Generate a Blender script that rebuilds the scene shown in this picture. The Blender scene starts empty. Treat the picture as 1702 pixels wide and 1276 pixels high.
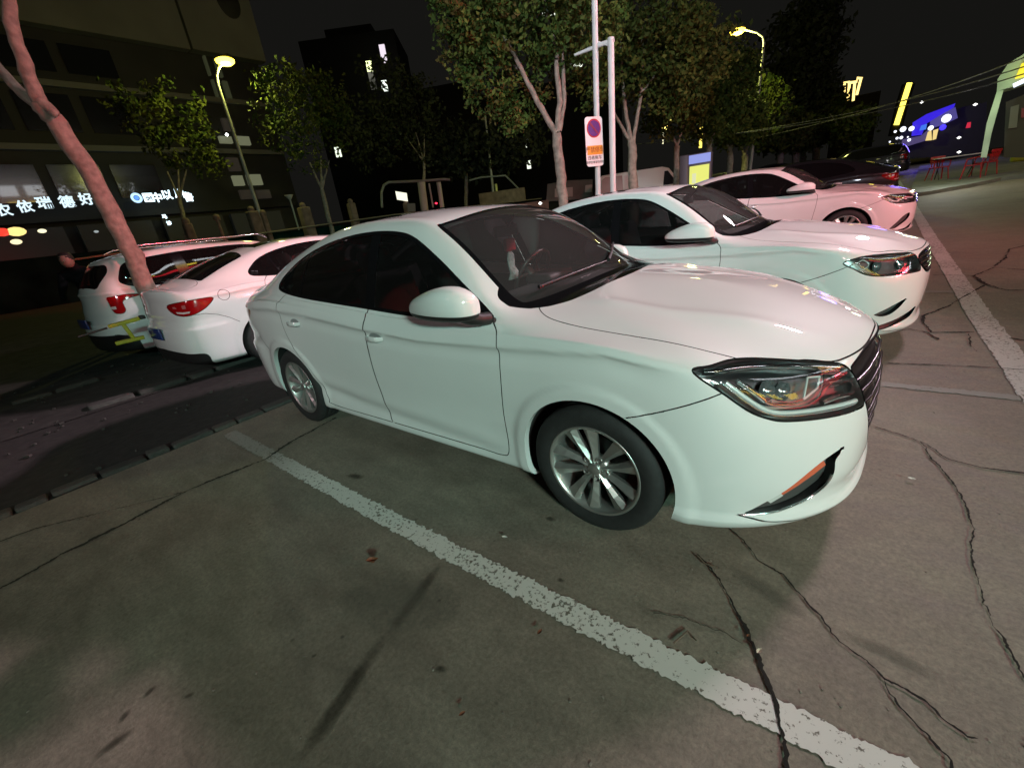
import bpy, bmesh, math, random
import numpy as np
from mathutils import Vector, Matrix
SC=bpy.context.scene
COL=SC.collection
rad=math.radians
# ---------------------------------------------------------------- camera, world, lights
CAM=np.array([0.797815263,-2.29083,1.42079037]); YAW,PIT,ROL,FPX=2.27381302,0.378673168,-0.133699326,700.0
def cam_axes():
    f=np.array([math.cos(YAW)*math.cos(PIT),math.sin(YAW)*math.cos(PIT),-math.sin(PIT)])
    r=np.cross(f,[0,0,1.]);r/=np.linalg.norm(r);u=np.cross(r,f)
    c,s=math.cos(ROL),math.sin(ROL)
    return c*r+s*u,-s*r+c*u,f
CR,CU,CF=cam_axes()
def ray(px,py): return ((px-851)/FPX)*CR-((py-638)/FPX)*CU+CF
def at_depth(px,py,dep):
    d=ray(px,py); h=math.hypot(d[0],d[1]); return CAM+d*(dep/h)
cd=bpy.data.cameras.new('camera'); cam=bpy.data.objects.new('camera',cd); COL.objects.link(cam)
M=Matrix(((CR[0],CU[0],-CF[0],CAM[0]),(CR[1],CU[1],-CF[1],CAM[1]),(CR[2],CU[2],-CF[2],CAM[2]),(0,0,0,1)))
cam.matrix_world=M
cd.sensor_fit='HORIZONTAL'; cd.sensor_width=36; cd.lens=36*FPX/1702; cd.clip_start=0.05; cd.clip_end=2500
SC.camera=cam
W=bpy.data.worlds.new('World'); SC.world=W; W.use_nodes=True
bg=W.node_tree.nodes['Background']; bg.inputs[0].default_value=(0.0031,0.0031,0.0028,1); bg.inputs[1].default_value=1.0
SC.view_settings.view_transform='Standard'; SC.view_settings.look='None'; SC.view_settings.exposure=0; SC.view_settings.gamma=1
SC.view_settings.use_curve_mapping=False
def look(o,t):
    d=Vector(t)-o.location; o.rotation_euler=d.to_track_quat('-Z','Y').to_euler()
def area(name,loc,tgt,sx,sy,power,col,spread=math.pi):
    l=bpy.data.lights.new(name,'AREA'); l.shape='RECTANGLE'; l.size=sx; l.size_y=sy; l.energy=power; l.color=col; l.spread=spread
    o=bpy.data.objects.new(name,l); COL.objects.link(o); o.location=loc; look(o,tgt); return o
bg.inputs[0].default_value=(.0072,.0070,.0062,1)
# cyan shop light and red sign light, plus added fill lamps with no known fixture
area('shop_light_cyan',(14,-10,6.0),(-1.2,1.4,1.0),2.2,.5,122,(.44,1.,.85),rad(42))
area('fill_light_pink',(3.5,9.5,7.5),(-3.7,-.8,1.1),1.4,.4,195,(1.,.70,.80),rad(54))  # added pink fill from above for hoods and roofs, no known fixture
area('fill_light_red_far',(9,1,5.5),(-1,8.8,1.6),2.0,.5,95,(1.,.24,.29),rad(44))  # added red fill for the side of the farthest white sedan and the poles
area('sign_light_red',(18,7,5.0),(-8,1,2.0),4.0,.6,105,(1.,.03,.05),rad(25))
area('fill_light_white',(4,-9,7),(-5,9,3.5),2.0,.5,105,(.76,.86,.96),rad(40))  # added fill aimed at the trees and poles, not a known sign
area('fill_light_warm',(-3,-10,5),(-5,2,1.6),1.2,.4,24,(1.,.66,.72),rad(50))  # added reddish fill from the left, not a known shop lamp
area('fill_light_front',(7,-6,4),(.3,-.3,.8),.8,.25,17,(1.,.52,.52),rad(46))  # added fill that warms the near car's front, not a known shop lamp


# ---------------------------------------------------------------- materials
MATS={}
def mat(name,col,rough=.6,metal=0.,coat=0.,emis=None,es=0.,noise=None,spec=.5,bump=None,trans=None,coatr=.03):
    if name in MATS: return MATS[name]
    m=bpy.data.materials.new(name); m.use_nodes=True; nt=m.node_tree; b=nt.nodes['Principled BSDF']
    b.inputs['Base Color'].default_value=(*col,1); b.inputs['Roughness'].default_value=rough; b.inputs['Metallic'].default_value=metal
    b.inputs['Coat Weight'].default_value=coat; b.inputs['Coat Roughness'].default_value=coatr; b.inputs['Specular IOR Level'].default_value=spec
    if emis: b.inputs['Emission Color'].default_value=(*emis,1); b.inputs['Emission Strength'].default_value=es
    if noise:
        sc,amt=noise; tc=nt.nodes.new('ShaderNodeTexCoord'); n=nt.nodes.new('ShaderNodeTexNoise'); n.inputs['Scale'].default_value=sc; n.inputs['Detail'].default_value=6
        nt.links.new(tc.outputs['Object'],n.inputs['Vector'])
        r=nt.nodes.new('ShaderNodeMapRange'); r.inputs[1].default_value=.3; r.inputs[2].default_value=.7; r.inputs[3].default_value=1-amt; r.inputs[4].default_value=1+amt
        nt.links.new(n.outputs[0],r.inputs[0]); mx=nt.nodes.new('ShaderNodeVectorMath'); mx.operation='SCALE'; mx.inputs[0].default_value=col
        nt.links.new(r.outputs[0],mx.inputs['Scale']); nt.links.new(mx.outputs[0],b.inputs['Base Color'])
        if bump:
            bp=nt.nodes.new('ShaderNodeBump'); bp.inputs['Strength'].default_value=bump; bp.inputs['Distance'].default_value=.02
            nt.links.new(n.outputs[0],bp.inputs['Height']); nt.links.new(bp.outputs[0],b.inputs['Normal'])
    MATS[name]=m; return m
def glass(name,tint,ior=1.5,rough=0.0,diff=0.0,tcol=(.02,.02,.02)):
    if name in MATS: return MATS[name]
    m=bpy.data.materials.new(name); m.use_nodes=True; nt=m.node_tree; nt.nodes.clear()
    o=nt.nodes.new('ShaderNodeOutputMaterial'); t=nt.nodes.new('ShaderNodeBsdfTransparent'); g=nt.nodes.new('ShaderNodeBsdfGlossy')
    mx=nt.nodes.new('ShaderNodeMixShader'); fr=nt.nodes.new('ShaderNodeFresnel'); fr.inputs[0].default_value=ior
    t.inputs[0].default_value=(*tint,1); g.inputs['Roughness'].default_value=rough; g.inputs[0].default_value=(1,1,1,1)
    nt.links.new(fr.outputs[0],mx.inputs[0]); nt.links.new(g.outputs[0],mx.inputs[2])
    if diff>0:
        d=nt.nodes.new('ShaderNodeBsdfDiffuse'); d.inputs[0].default_value=(*tcol,1); m2=nt.nodes.new('ShaderNodeMixShader'); m2.inputs[0].default_value=diff
        nt.links.new(t.outputs[0],m2.inputs[1]); nt.links.new(d.outputs[0],m2.inputs[2]); nt.links.new(m2.outputs[0],mx.inputs[1])
    else: nt.links.new(t.outputs[0],mx.inputs[1])
    nt.links.new(mx.outputs[0],o.inputs[0]); MATS[name]=m; return m
WHITE=mat('white_paint',(.72,.74,.73),.55,0,1.0,coatr=.012,noise=(3,.02),spec=.25)
BLACKP=mat('black_car_paint',(.012,.013,.016),.3,0,1.0)
TRIM=mat('black_trim',(.012,.012,.012),.45)
GLOSSB=mat('gloss_black',(.006,.006,.007),.12,spec=.6)
GAPM=mat('gap_dark',(.004,.004,.004),.9)
CHROME=mat('chrome',(.75,.75,.76),.12,1.)
ALLOY=mat('alloy',(.50,.50,.48),.36,.85)
ALLOYD=mat('alloy_dark',(.20,.20,.19),.4,.9)
RUBBER=mat('rubber',(.016,.016,.016),.75,noise=(40,.25))
DARKM=mat('dark_metal',(.05,.05,.05),.5,.6)
LINER=mat('wheel_well',(.008,.008,.008),.95)
SEAT=mat('seat_fabric',(.035,.033,.033),.8,noise=(8,.15))
SEATG=mat('seat_grey',(.16,.15,.15),.7,noise=(8,.15))
DASH=mat('dash_plastic',(.025,.025,.027),.6)
WGLASS=glass('windshield_glass',(.85,.88,.86),1.45,diff=.05,tcol=(.5,.5,.5))
SGLASS=glass('side_glass',(.19,.20,.20),1.5,diff=.012,tcol=(.4,.4,.4))
LENS=glass('lamp_lens',(.93,.93,.93),1.4)
REDL=mat('red_lens',(.32,.003,.005),.12,0,1.0)
REDD=mat('red_lens_dark',(.10,.002,.003),.15,0,1.0)
AMBER=mat('amber_lens',(.7,.25,.03),.2,0,1.)

# ---------------------------------------------------------------- object helpers
def link(name,me,parent=None):
    o=bpy.data.objects.new(name,me); COL.objects.link(o)
    if parent: o.parent=parent
    return o
def tag(o,label=None,cat=None,group=None,kind=None):
    if label:o['label']=label
    if cat:o['category']=cat
    if group:o['group']=group
    if kind:o['kind']=kind
    return o
def empty(name,loc=(0,0,0),rz=0,label=None,cat=None,group=None,rx=0,ry=0):
    o=bpy.data.objects.new(name,None); COL.objects.link(o); o.location=loc; o.rotation_euler=(rx,ry,rz); o.empty_display_size=.1
    return tag(o,label,cat,group)
def npmesh(name,V,F,mt,normals=None,smooth=False):
    me=bpy.data.meshes.new(name); V=np.asarray(V,float)
    if isinstance(F,np.ndarray) and F.ndim==2:
        me.vertices.add(len(V)); me.vertices.foreach_set('co',V.astype(np.float32).ravel())
        k=F.shape[1]; me.loops.add(F.size); me.loops.foreach_set('vertex_index',F.astype(np.int32).ravel())
        me.polygons.add(len(F)); me.polygons.foreach_set('loop_start',np.arange(0,F.size,k,dtype=np.int32))
        me.update(calc_edges=True)
    else:
        me.from_pydata([tuple(v) for v in V],[],[tuple(int(i) for i in f) for f in F]); me.update()
    me.materials.append(mt)
    if smooth or normals is not None: me.polygons.foreach_set('use_smooth',[True]*len(me.polygons))
    if normals is not None: me.normals_split_custom_set_from_vertices([tuple(n) for n in normals])
    return me
class MB:
    """collects simple solids into one mesh"""
    def __init__(s): s.v=[];s.f=[];s.sm=[]
    def add(s,V,F,smooth=False):
        b=len(s.v); s.v+= [tuple(map(float,v)) for v in V]; s.f+=[tuple(b+i for i in f) for f in F]; s.sm+=[smooth]*len(F)
    def box(s,c,d,rz=0,mtx=None,bev=0):
        x,y,z=[k/2 for k in d]
        if bev>0:
            P=[];
            bm=bmesh.new(); bmesh.ops.create_cube(bm,size=1); 
            for v in bm.verts: v.co=Vector((v.co.x*d[0],v.co.y*d[1],v.co.z*d[2]))
            bmesh.ops.bevel(bm,geom=bm.edges[:],offset=bev,segments=2,affect='EDGES',profile=.5)
            bm.verts.index_update(); P=[v.co.copy() for v in bm.verts]; F=[[v.index for v in f.verts] for f in bm.faces]; bm.free()
        else:
            P=[Vector(p) for p in ((-x,-y,-z),(x,-y,-z),(x,y,-z),(-x,y,-z),(-x,-y,z),(x,-y,z),(x,y,z),(-x,y,z))]
            F=[(0,3,2,1),(4,5,6,7),(0,1,5,4),(1,2,6,5),(2,3,7,6),(3,0,4,7)]
        R=mtx if mtx is not None else Matrix.Rotation(rz,3,'Z')
        s.add([R@p+Vector(c) for p in P],F,bev>0)
    def tube(s,pts,r,n=8,cap=True,closed=False):
        pts=[Vector(p) for p in pts]; m=len(pts); rr=r if hasattr(r,'__len__') else [r]*m
        b=len(s.v); prev=None; V=[];F=[]
        for i,p in enumerate(pts):
            if closed: t=(pts[(i+1)%m]-pts[i-1])
            else: t=(pts[min(i+1,m-1)]-pts[max(i-1,0)])
            t.normalize()
            if prev is None:
                a=Vector((0,0,1)) if abs(t.z)<.9 else Vector((1,0,0)); u=t.cross(a).normalized()
            else: u=(prev-t*prev.dot(t)).normalized()
            prev=u; w=t.cross(u)
            for k in range(n):
                an=2*math.pi*k/n; V.append(p+(u*math.cos(an)+w*math.sin(an))*rr[i])
        for i in range(m if closed else m-1):
            for k in range(n):
                a0=i*n+k;a1=i*n+(k+1)%n;c0=((i+1)%m)*n+k;c1=((i+1)%m)*n+(k+1)%n
                F.append((a0,a1,c1,c0))
        s.add(V,F,True)
        if cap and not closed: s.add(V[:n],[tuple(range(n))[::-1]]); s.add(V[-n:],[tuple(range(n))])
    def lathe(s,prof,axis='y',n=48,c=(0,0,0),closed=True):
        V=[];F=[];m=len(prof)
        for k in range(n):
            a=2*math.pi*k/n; ca,sa=math.cos(a),math.sin(a)
            for (r,h) in prof:
                p=(r*ca,h,r*sa) if axis=='y' else ((r*ca,r*sa,h) if axis=='z' else (h,r*ca,r*sa))
                V.append((p[0]+c[0],p[1]+c[1],p[2]+c[2]))
        for k in range(n):
            k2=(k+1)%n
            for i in range(m-1): F.append((k*m+i,k*m+i+1,k2*m+i+1,k2*m+i))
        s.add(V,F,True)
    def prism(s,poly,h0,h1,fn):
        """poly 2D list; fn(u,v,h)->3D"""
        n=len(poly); V=[fn(u,v,h0) for u,v in poly]+[fn(u,v,h1) for u,v in poly]
        F=[tuple(range(n))[::-1],tuple(range(n,2*n))]+[(i,(i+1)%n,n+(i+1)%n,n+i) for i in range(n)]
        s.add(V,F)
    def mesh(s,name,mt):
        me=bpy.data.meshes.new(name); me.from_pydata(s.v,[],s.f); me.materials.append(mt)
        me.polygons.foreach_set('use_smooth',s.sm); me.update()
        return me
    def build(s,name,mt,parent=None,recalc=True,angle=None):
        me=s.mesh(name,mt)
        if recalc:
            bm=bmesh.new(); bm.from_mesh(me); bmesh.ops.recalc_face_normals(bm,faces=bm.faces[:]); bm.to_mesh(me); bm.free()
        if angle is not None:
            me.polygons.foreach_set('use_smooth',[True]*len(me.polygons)); me.set_sharp_from_angle(angle=rad(angle))
        return link(name,me,parent)

# ---------------------------------------------------------------- body surface machinery
def bspline_grid(C,nu,nv):
    C=np.asarray(C,float); nI,nJ,_=C.shape
    def ext(A):
        f=A[1].copy(); f[:,1]*=-1; l=A[-2].copy(); l[:,1]*=-1
        A=np.concatenate([f[None],A,l[None]],0)
        g0=2*A[:,0]-A[:,1]; g1=A[:,-2].copy(); g1[:,1]*=-1
        return np.concatenate([g0[:,None],A,g1[:,None]],1)
    def basis(n,k):
        t=np.linspace(0,n-1,k); i=np.minimum(t.astype(int),n-2); u=t-i
        B=np.stack([(1-u)**3/6,(3*u**3-6*u**2+4)/6,(-3*u**3+3*u**2+3*u+1)/6,u**3/6],1)
        Mx=np.zeros((k,n+2)); 
        for q in range(4): Mx[np.arange(k),i+q]+=B[:,q]
        return Mx
    BI,BJ=basis(nI,nI),basis(nJ,nJ)
    K=C.copy()
    for it in range(3):
        S=np.einsum('ai,bj,ijc->abc',BI,BJ,ext(K)); K=K+.75*(C-S)
        K[0,:,1]=0; K[-1,:,1]=0; K[:,-1,1]=0
    U,Vv=basis(nI,nu),basis(nJ,nv)
    return np.einsum('ai,bj,ijc->abc',U,Vv,ext(K))
def smooth_poly(pts,closed=True,n=6):
    """Catmull-Rom through points; a point given as (x,y,1) is a sharp corner"""
    P=[np.array(p[:2],float) for p in pts]; sh=[len(p)>2 for p in pts]; m=len(P); out=[]
    for i in range(m if closed else m-1):
        p1=P[i];p2=P[(i+1)%m]
        p0=P[i-1] if (closed or i>0) and not sh[i] else 2*p1-p2 if not sh[i] else p1-(p2-p1)
        j=(i+2)%m if closed else min(i+2,m-1)
        p3=P[j] if not sh[(i+1)%m] and (closed or i+2<m) else p2+(p2-p1)
        for k in range(n):
            t=k/n; out.append(.5*((2*p1)+(-p0+p2)*t+(2*p0-5*p1+4*p2-p3)*t*t+(-p0+3*p1-3*p2+p3)*t**3))
    if not closed: out.append(P[-1])
    return np.array(out)
def seg_dist(Q,A,B):
    d=B-A; L=(d*d).sum(1)+1e-12
    t=((Q[:,None,:]-A[None])*d[None]).sum(2)/L[None]; t=np.clip(t,0,1)
    c=A[None]+t[...,None]*d[None]; return np.sqrt(((Q[:,None,:]-c)**2).sum(2).min(1))
def poly_sd(Q,poly):
    A=poly; B=np.roll(poly,-1,0); out=np.full(len(Q),9.)
    lo=poly.min(0)-.08; hi=poly.max(0)+.08; m=((Q>lo)&(Q<hi)).all(1)
    if not m.any(): return out
    q=Q[m]; dist=seg_dist(q,A,B)
    y0=A[None,:,1];y1=B[None,:,1];x0=A[None,:,0];x1=B[None,:,0];qy=q[:,1:2];qx=q[:,0:1]
    cond=((y0>qy)!=(y1>qy)); xi=(x1-x0)*(qy-y0)/np.where(y1-y0==0,1e-12,y1-y0)+x0
    ins=(cond&(qx<xi)).sum(1)%2==1
    out[m]=np.where(ins,-dist,dist); return out
def line_d(Q,line):
    out=np.full(len(Q),9.); lo=line.min(0)-.08; hi=line.max(0)+.08; m=((Q>lo)&(Q<hi)).all(1)
    if m.any(): out[m]=seg_dist(Q[m],line[:-1],line[1:])
    return out
class Surf:
    def __init__(s,V,N,F): s.V=V;s.N=N;s.F=F;s.L=np.zeros(len(F),int)
    def cut(s,dfn,mask,c=0.0):
        """split the masked faces along dfn(V)=c"""
        d=dfn(s.V)-c; d[np.abs(d)<2e-5]=2e-5
        F=s.F; sg=d[F]>0; k=sg.sum(1); cr=(k>0)&(k<3)&mask
        idx=np.where(cr)[0]
        if len(idx)==0: return
        f=F[idx]; g=sg[idx]; kk=k[idx]; lone=np.where(kk==1,np.argmax(g,1),np.argmin(g,1))
        a=f[np.arange(len(f)),lone]; b=f[np.arange(len(f)),(lone+1)%3]; c2=f[np.arange(len(f)),(lone+2)%3]
        E=np.concatenate([np.stack([a,b],1),np.stack([a,c2],1)]); Es=np.sort(E,1)
        key,inv=np.unique(Es[:,0].astype(np.int64)*10000000+Es[:,1],return_inverse=True)
        e0=(key//10000000).astype(int); e1=(key%10000000).astype(int)
        t=(d[e0]/(d[e0]-d[e1]))[:,None]; nv=s.V[e0]*(1-t)+s.V[e1]*t; nn=s.N[e0]*(1-t)+s.N[e1]*t
        nn/=np.linalg.norm(nn,axis=1,keepdims=True)+1e-12; base=len(s.V)
        s.V=np.concatenate([s.V,nv]); s.N=np.concatenate([s.N,nn])
        ab=base+inv[:len(f)]; ac=base+inv[len(f):]
        T=np.concatenate([np.stack([a,ab,ac],1),np.stack([ab,b,c2],1),np.stack([ab,c2,ac],1)])
        keep=~cr; s.L=np.concatenate([s.L[keep],np.tile(s.L[idx],3)]); s.F=np.concatenate([F[keep],T])
        # other (unmasked) faces that share a split edge keep a T-junction of zero width
    def cen(s): return s.V[s.F].mean(1)
def P_side(V): return V[:,[0,2]]
def P_top(V): return V[:,[0,1]]
def P_front(V): return V[:,[1,2]]
def P_q(V): return np.stack([V[:,0]-np.abs(V[:,1]),V[:,2]],1)
def P_r(V): return np.stack([V[:,0]+np.abs(V[:,1]),V[:,2]],1)

# ---------------------------------------------------------------- the cars
def sedan_table():
    T=[]
    T.append([(.80,0,.17),(.93,0,.21),(.96,0,.34),(.97,0,.5),(.96,0,.66),(.94,0,.755),(.92,0,.79),(.88,0,.818),(.83,0,.838),(.75,0,.865),(.65,0,.898),(.53,0,.932),(.39,0,.968),(.24,0,1.0)])
    T.append([(.79,.25,.17),(.915,.25,.21),(.94,.26,.34),(.945,.26,.5),(.935,.26,.64),(.90,.27,.735),(.88,.27,.77),(.845,.27,.80),(.79,.27,.828),(.71,.26,.862),(.61,.24,.898),(.49,.2,.935),(.34,.12,.973),(.15,0,1.012)])
    T.append([(.72,.48,.17),(.86,.50,.21),(.885,.52,.34),(.885,.52,.48),(.868,.505,.61),(.84,.49,.71),(.815,.485,.765),(.77,.48,.80),(.71,.47,.832),(.62,.45,.87),(.52,.42,.908),(.39,.35,.946),(.23,.2,.985),(.05,0,1.025)])
    T.append([(.60,.66,.17),(.69,.72,.21),(.71,.745,.34),(.71,.745,.48),(.70,.73,.61),(.66,.71,.72),(.625,.69,.79),(.58,.66,.825),(.52,.63,.858),(.43,.59,.893),(.33,.53,.93),(.2,.42,.965),(.05,.24,1.003),(-.06,0,1.037)])
    T.append([(.42,.79,.17),(.46,.845,.21),(.47,.865,.34),(.47,.872,.5),(.47,.871,.65),(.46,.862,.79),(.44,.835,.85),(.41,.785,.878),(.35,.73,.902),(.26,.67,.93),(.15,.58,.96),(.04,.45,.988),(-.08,.26,1.02),(-.15,0,1.044)])
    T.append([(.22,.83,.17),(.22,.875,.21),(.22,.885,.34),(.22,.895,.52),(.22,.905,.70),(.22,.897,.865),(.215,.865,.90),(.20,.80,.915),(.14,.74,.935),(.06,.68,.96),(-.03,.60,.985),(-.09,.46,1.01),(-.15,.27,1.035),(-.19,0,1.05)])
    T.append([(0,.83,.17),(0,.88,.21),(0,.895,.34),(0,.905,.52),(0,.912,.70),(0,.905,.895),(0,.875,.925),(-.02,.81,.938),(-.06,.77,.95),(-.13,.71,.972),(-.19,.64,.990),(-.19,.48,1.015),(-.20,.28,1.038),(-.215,0,1.053)])
    T.append([(-.28,.81,.17),(-.28,.87,.205),(-.28,.88,.34),(-.28,.897,.55),(-.28,.905,.73),(-.28,.905,.90),(-.28,.882,.935),(-.3,.84,.957),(-.32,.80,.975),(-.36,.745,.993),(-.40,.685,1.01),(-.33,.5,1.03),(-.28,.28,1.046),(-.265,0,1.057)])
    def lo(x,z5,z6,z7,z8,w7=.867,w8=.845,w5=.905):
        return [(x,.80,.17),(x,.872,.205),(x,.866,.32),(x,.888,.55),(x,.902,.73),(x,w5,z5),(x,.886,z6),(x,w7,z7),(x,w8,z8)]
    T.append(lo(-.5,.893,.935,.967,.982)+[(-.53,.79,1.035),(-.56,.725,1.075),(-.48,.55,1.10),(-.42,.3,1.122),(-.40,0,1.132)])
    T.append(lo(-.8,.88,.93,.967,.985)+[(-.8,.765,1.13),(-.80,.672,1.255),(-.73,.52,1.292),(-.67,.3,1.318),(-.64,0,1.328)])
    T.append(lo(-1.1,.875,.928,.967,.985)+[(-1.1,.752,1.2),(-1.07,.625,1.40),(-1.03,.5,1.432),(-.97,.28,1.456),(-.93,0,1.464)])
    T.append(lo(-1.35,.885,.938,.98,.998)+[(-1.35,.748,1.225),(-1.33,.605,1.442),(-1.31,.48,1.476),(-1.28,.27,1.499),(-1.27,0,1.505)])
    T.append(lo(-1.65,.915,.965,1.005,1.022)+[(-1.65,.745,1.24),(-1.65,.597,1.460),(-1.65,.47,1.494),(-1.65,.27,1.517),(-1.65,0,1.523)])
    T.append(lo(-2.05,.955,1.0,1.035,1.052)+[(-2.05,.742,1.24),(-2.05,.59,1.444),(-2.05,.46,1.478),(-2.05,.26,1.501),(-2.05,0,1.508)])
    a=lo(-2.4,.985,1.025,1.06,1.08); a[0]=(-2.4,.82,.18);a[1]=(-2.4,.875,.22);a[2]=(-2.4,.885,.34);a[3]=(-2.4,.9,.55);a[4]=(-2.4,.908,.75)
    T.append(a+[(-2.4,.742,1.235),(-2.4,.60,1.385),(-2.4,.46,1.42),(-2.4,.26,1.444),(-2.4,0,1.452)])
    T.append([(-2.7,.82,.19),(-2.7,.875,.23),(-2.7,.89,.36),(-2.7,.905,.56),(-2.7,.912,.78),(-2.7,.905,1.01),(-2.7,.88,1.045),(-2.7,.85,1.075),(-2.7,.82,1.105),(-2.72,.745,1.2),(-2.75,.625,1.29),(-2.78,.45,1.325),(-2.8,.25,1.345),(-2.8,0,1.353)])
    T.append([(-3.0,.81,.19),(-3,.86,.23),(-3,.875,.37),(-3,.89,.56),(-3,.90,.78),(-3,.89,1.0),(-3,.865,1.035),(-3,.83,1.065),(-3.02,.78,1.095),(-3.05,.71,1.14),(-3.08,.62,1.18),(-3.12,.45,1.205),(-3.15,.25,1.22),(-3.16,0,1.225)])
    T.append([(-3.25,.78,.19),(-3.27,.83,.23),(-3.27,.848,.37),(-3.27,.862,.56),(-3.26,.87,.78),(-3.25,.862,.975),(-3.25,.838,1.015),(-3.25,.80,1.045),(-3.27,.75,1.068),(-3.3,.68,1.085),(-3.33,.6,1.10),(-3.36,.45,1.115),(-3.38,.25,1.125),(-3.4,0,1.128)])
    T.append([(-3.42,.70,.19),(-3.5,.74,.23),(-3.52,.765,.38),(-3.52,.78,.55),(-3.5,.79,.75),(-3.46,.785,.93),(-3.45,.765,.99),(-3.44,.735,1.035),(-3.45,.69,1.062),(-3.46,.62,1.08),(-3.47,.54,1.092),(-3.48,.4,1.105),(-3.49,.22,1.115),(-3.5,0,1.12)])
    T.append([(-3.57,.46,.19),(-3.66,.5,.23),(-3.69,.52,.38),(-3.69,.53,.55),(-3.645,.54,.75),(-3.60,.54,.91),(-3.60,.53,.985),(-3.60,.51,1.045),(-3.58,.48,1.072),(-3.57,.43,1.088),(-3.56,.36,1.099),(-3.56,.26,1.108),(-3.56,.14,1.116),(-3.56,0,1.12)])
    T.append([(-3.62,0,.19),(-3.72,0,.23),(-3.75,0,.38),(-3.75,0,.55),(-3.70,0,.75),(-3.66,0,.91),(-3.655,0,.985),(-3.66,0,1.045),(-3.645,0,1.075),(-3.63,0,1.09),(-3.62,0,1.1),(-3.61,0,1.108),(-3.60,0,1.116),(-3.59,0,1.12)])
    A=np.array(T,float); A[:,:,1]*=-1   # right half: y negative
    return A
DLO=[(-.50,.985,1),(-.75,.985),(-1.10,.987),(-1.6,1.022),(-2.19,1.066),(-2.58,1.112),(-2.66,1.150),(-2.60,1.215),(-2.44,1.305),(-2.2,1.37),(-1.9,1.41),(-1.6,1.422),(-1.33,1.405),(-1.15,1.362),(-.95,1.258),(-.75,1.135),(-.6,1.045)]
def shell(table,cfg,nu=250,nv=150):
    G=bspline_grid(table,nu,nv)
    du=np.gradient(G,axis=0); dv=np.gradient(G,axis=1); N=np.cross(du,dv)
    # side displacement: arch lips, door creases
    V=G.reshape(-1,3); 
    N=N.reshape(-1,3); N/=np.linalg.norm(N,axis=1,keepdims=True)+1e-9
    # orient outward
    c=np.array([V[:,0].clip(-3,0.2),0*V[:,1],np.full(len(V),.6)]).T
    s=np.sign(((V-c)*N).sum(1)); 
    if np.median(s)<0: N=-N
    V=V.copy()
    def sm(x,a,b): t=np.clip((x-a)/(b-a),0,1); return t*t*(3-2*t)
    side=sm(-V[:,1],.6,.72)
    for cx,cz,r in cfg['arches']:
        d=np.hypot(V[:,0]-cx,V[:,2]-cz)
        bump=.009*(1-sm(d,r+.045,r+.075))*side*(d<r+.2)
        V+=N*0; V[:,1]-=bump
    for f in cfg.get('crease',[]): V[:,1]-=f(V)*side
    for f in cfg.get('bulge',[]): V+=N*f(V)[:,None]
    G2=V.reshape(G.shape); du=np.gradient(G2,axis=0); dv=np.gradient(G2,axis=1); N2=np.cross(du,dv).reshape(-1,3)
    N2/=np.linalg.norm(N2,axis=1,keepdims=True)+1e-9
    N2=np.where((N2*N).sum(1,keepdims=True)<0,-N2,N2)
    bad=np.linalg.norm(N2,axis=1)<.5; N2[bad]=N[bad]
    cy=np.abs(V[:,1])<1e-6; N2[cy,1]=0; N2/=np.linalg.norm(N2,axis=1,keepdims=True)+1e-9
    i,j=np.meshgrid(np.arange(nu-1),np.arange(nv-1),indexing='ij'); a=(i*nv+j).ravel(); b=a+nv; 
    F=np.concatenate([np.stack([a,b,b+1],1),np.stack([a,b+1,a+1],1)])
    fn=np.cross(V[F[:,1]]-V[F[:,0]],V[F[:,2]]-V[F[:,0]]); 
    if ((fn*N2[F[:,0]]).sum(1)<0).mean()>.5: F=F[:,::-1]
    ar=np.linalg.norm(fn,axis=1)>1e-10
    return Surf(V,N2,np.ascontiguousarray(F[ar]))
def submesh(S,mask,off=0.0,mirror=None):
    """mirror: None right half only, 'L' left half only, 'both'"""
    F=S.F[mask]; u,inv=np.unique(F,return_inverse=True); F=inv.reshape(F.shape); V=S.V[u]-S.N[u]*off; N=S.N[u]
    if mirror is None: return V,N,F
    Vm=V*[1,-1,1]; Nm=N*[1,-1,1]; Fm=F[:,::-1]
    if mirror=='L': return Vm,Nm,Fm
    return np.concatenate([V,Vm]),np.concatenate([N,Nm]),np.concatenate([F,Fm+len(V)])
def bedges(F):
    E=np.concatenate([F[:,[0,1]],F[:,[1,2]],F[:,[2,0]]]); Es=np.sort(E,1); key=Es[:,0].astype(np.int64)*10000000+Es[:,1]
    _,idx,cnt=np.unique(key,return_index=True,return_counts=True); return E[idx[cnt==1]]
def wall(V,F,vec=None,N=None,depth=None,sel=None):
    """extrude the open boundary inward; returns V,F of the wall"""
    E=bedges(F)
    if sel is not None: E=E[sel(V[E].mean(1))]
    if len(E)==0: return np.zeros((0,3)),np.zeros((0,3),int)
    u,inv=np.unique(E,return_inverse=True); E=inv.reshape(E.shape); A=V[u]
    B=A+np.array(vec) if vec is not None else A-N[u]*depth
    n=len(u); Q=np.concatenate([np.stack([E[:,1],E[:,0],E[:,0]+n],1),np.stack([E[:,1],E[:,0]+n,E[:,1]+n],1)])
    return np.concatenate([A,B]),Q
def jn(parts):
    V=[];F=[];N=[];b=0
    for p in parts:
        V.append(p[0]);F.append(p[2]+b);N.append(p[1]);b+=len(p[0])
    return np.concatenate(V),np.concatenate(N),np.concatenate(F)
def flatn(V,F):
    n=np.cross(V[F[:,1]]-V[F[:,0]],V[F[:,2]]-V[F[:,0]]); N=np.zeros_like(V)
    for k in range(3): np.add.at(N,F[:,k],n)
    return N/(np.linalg.norm(N,axis=1,keepdims=True)+1e-12)
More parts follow.
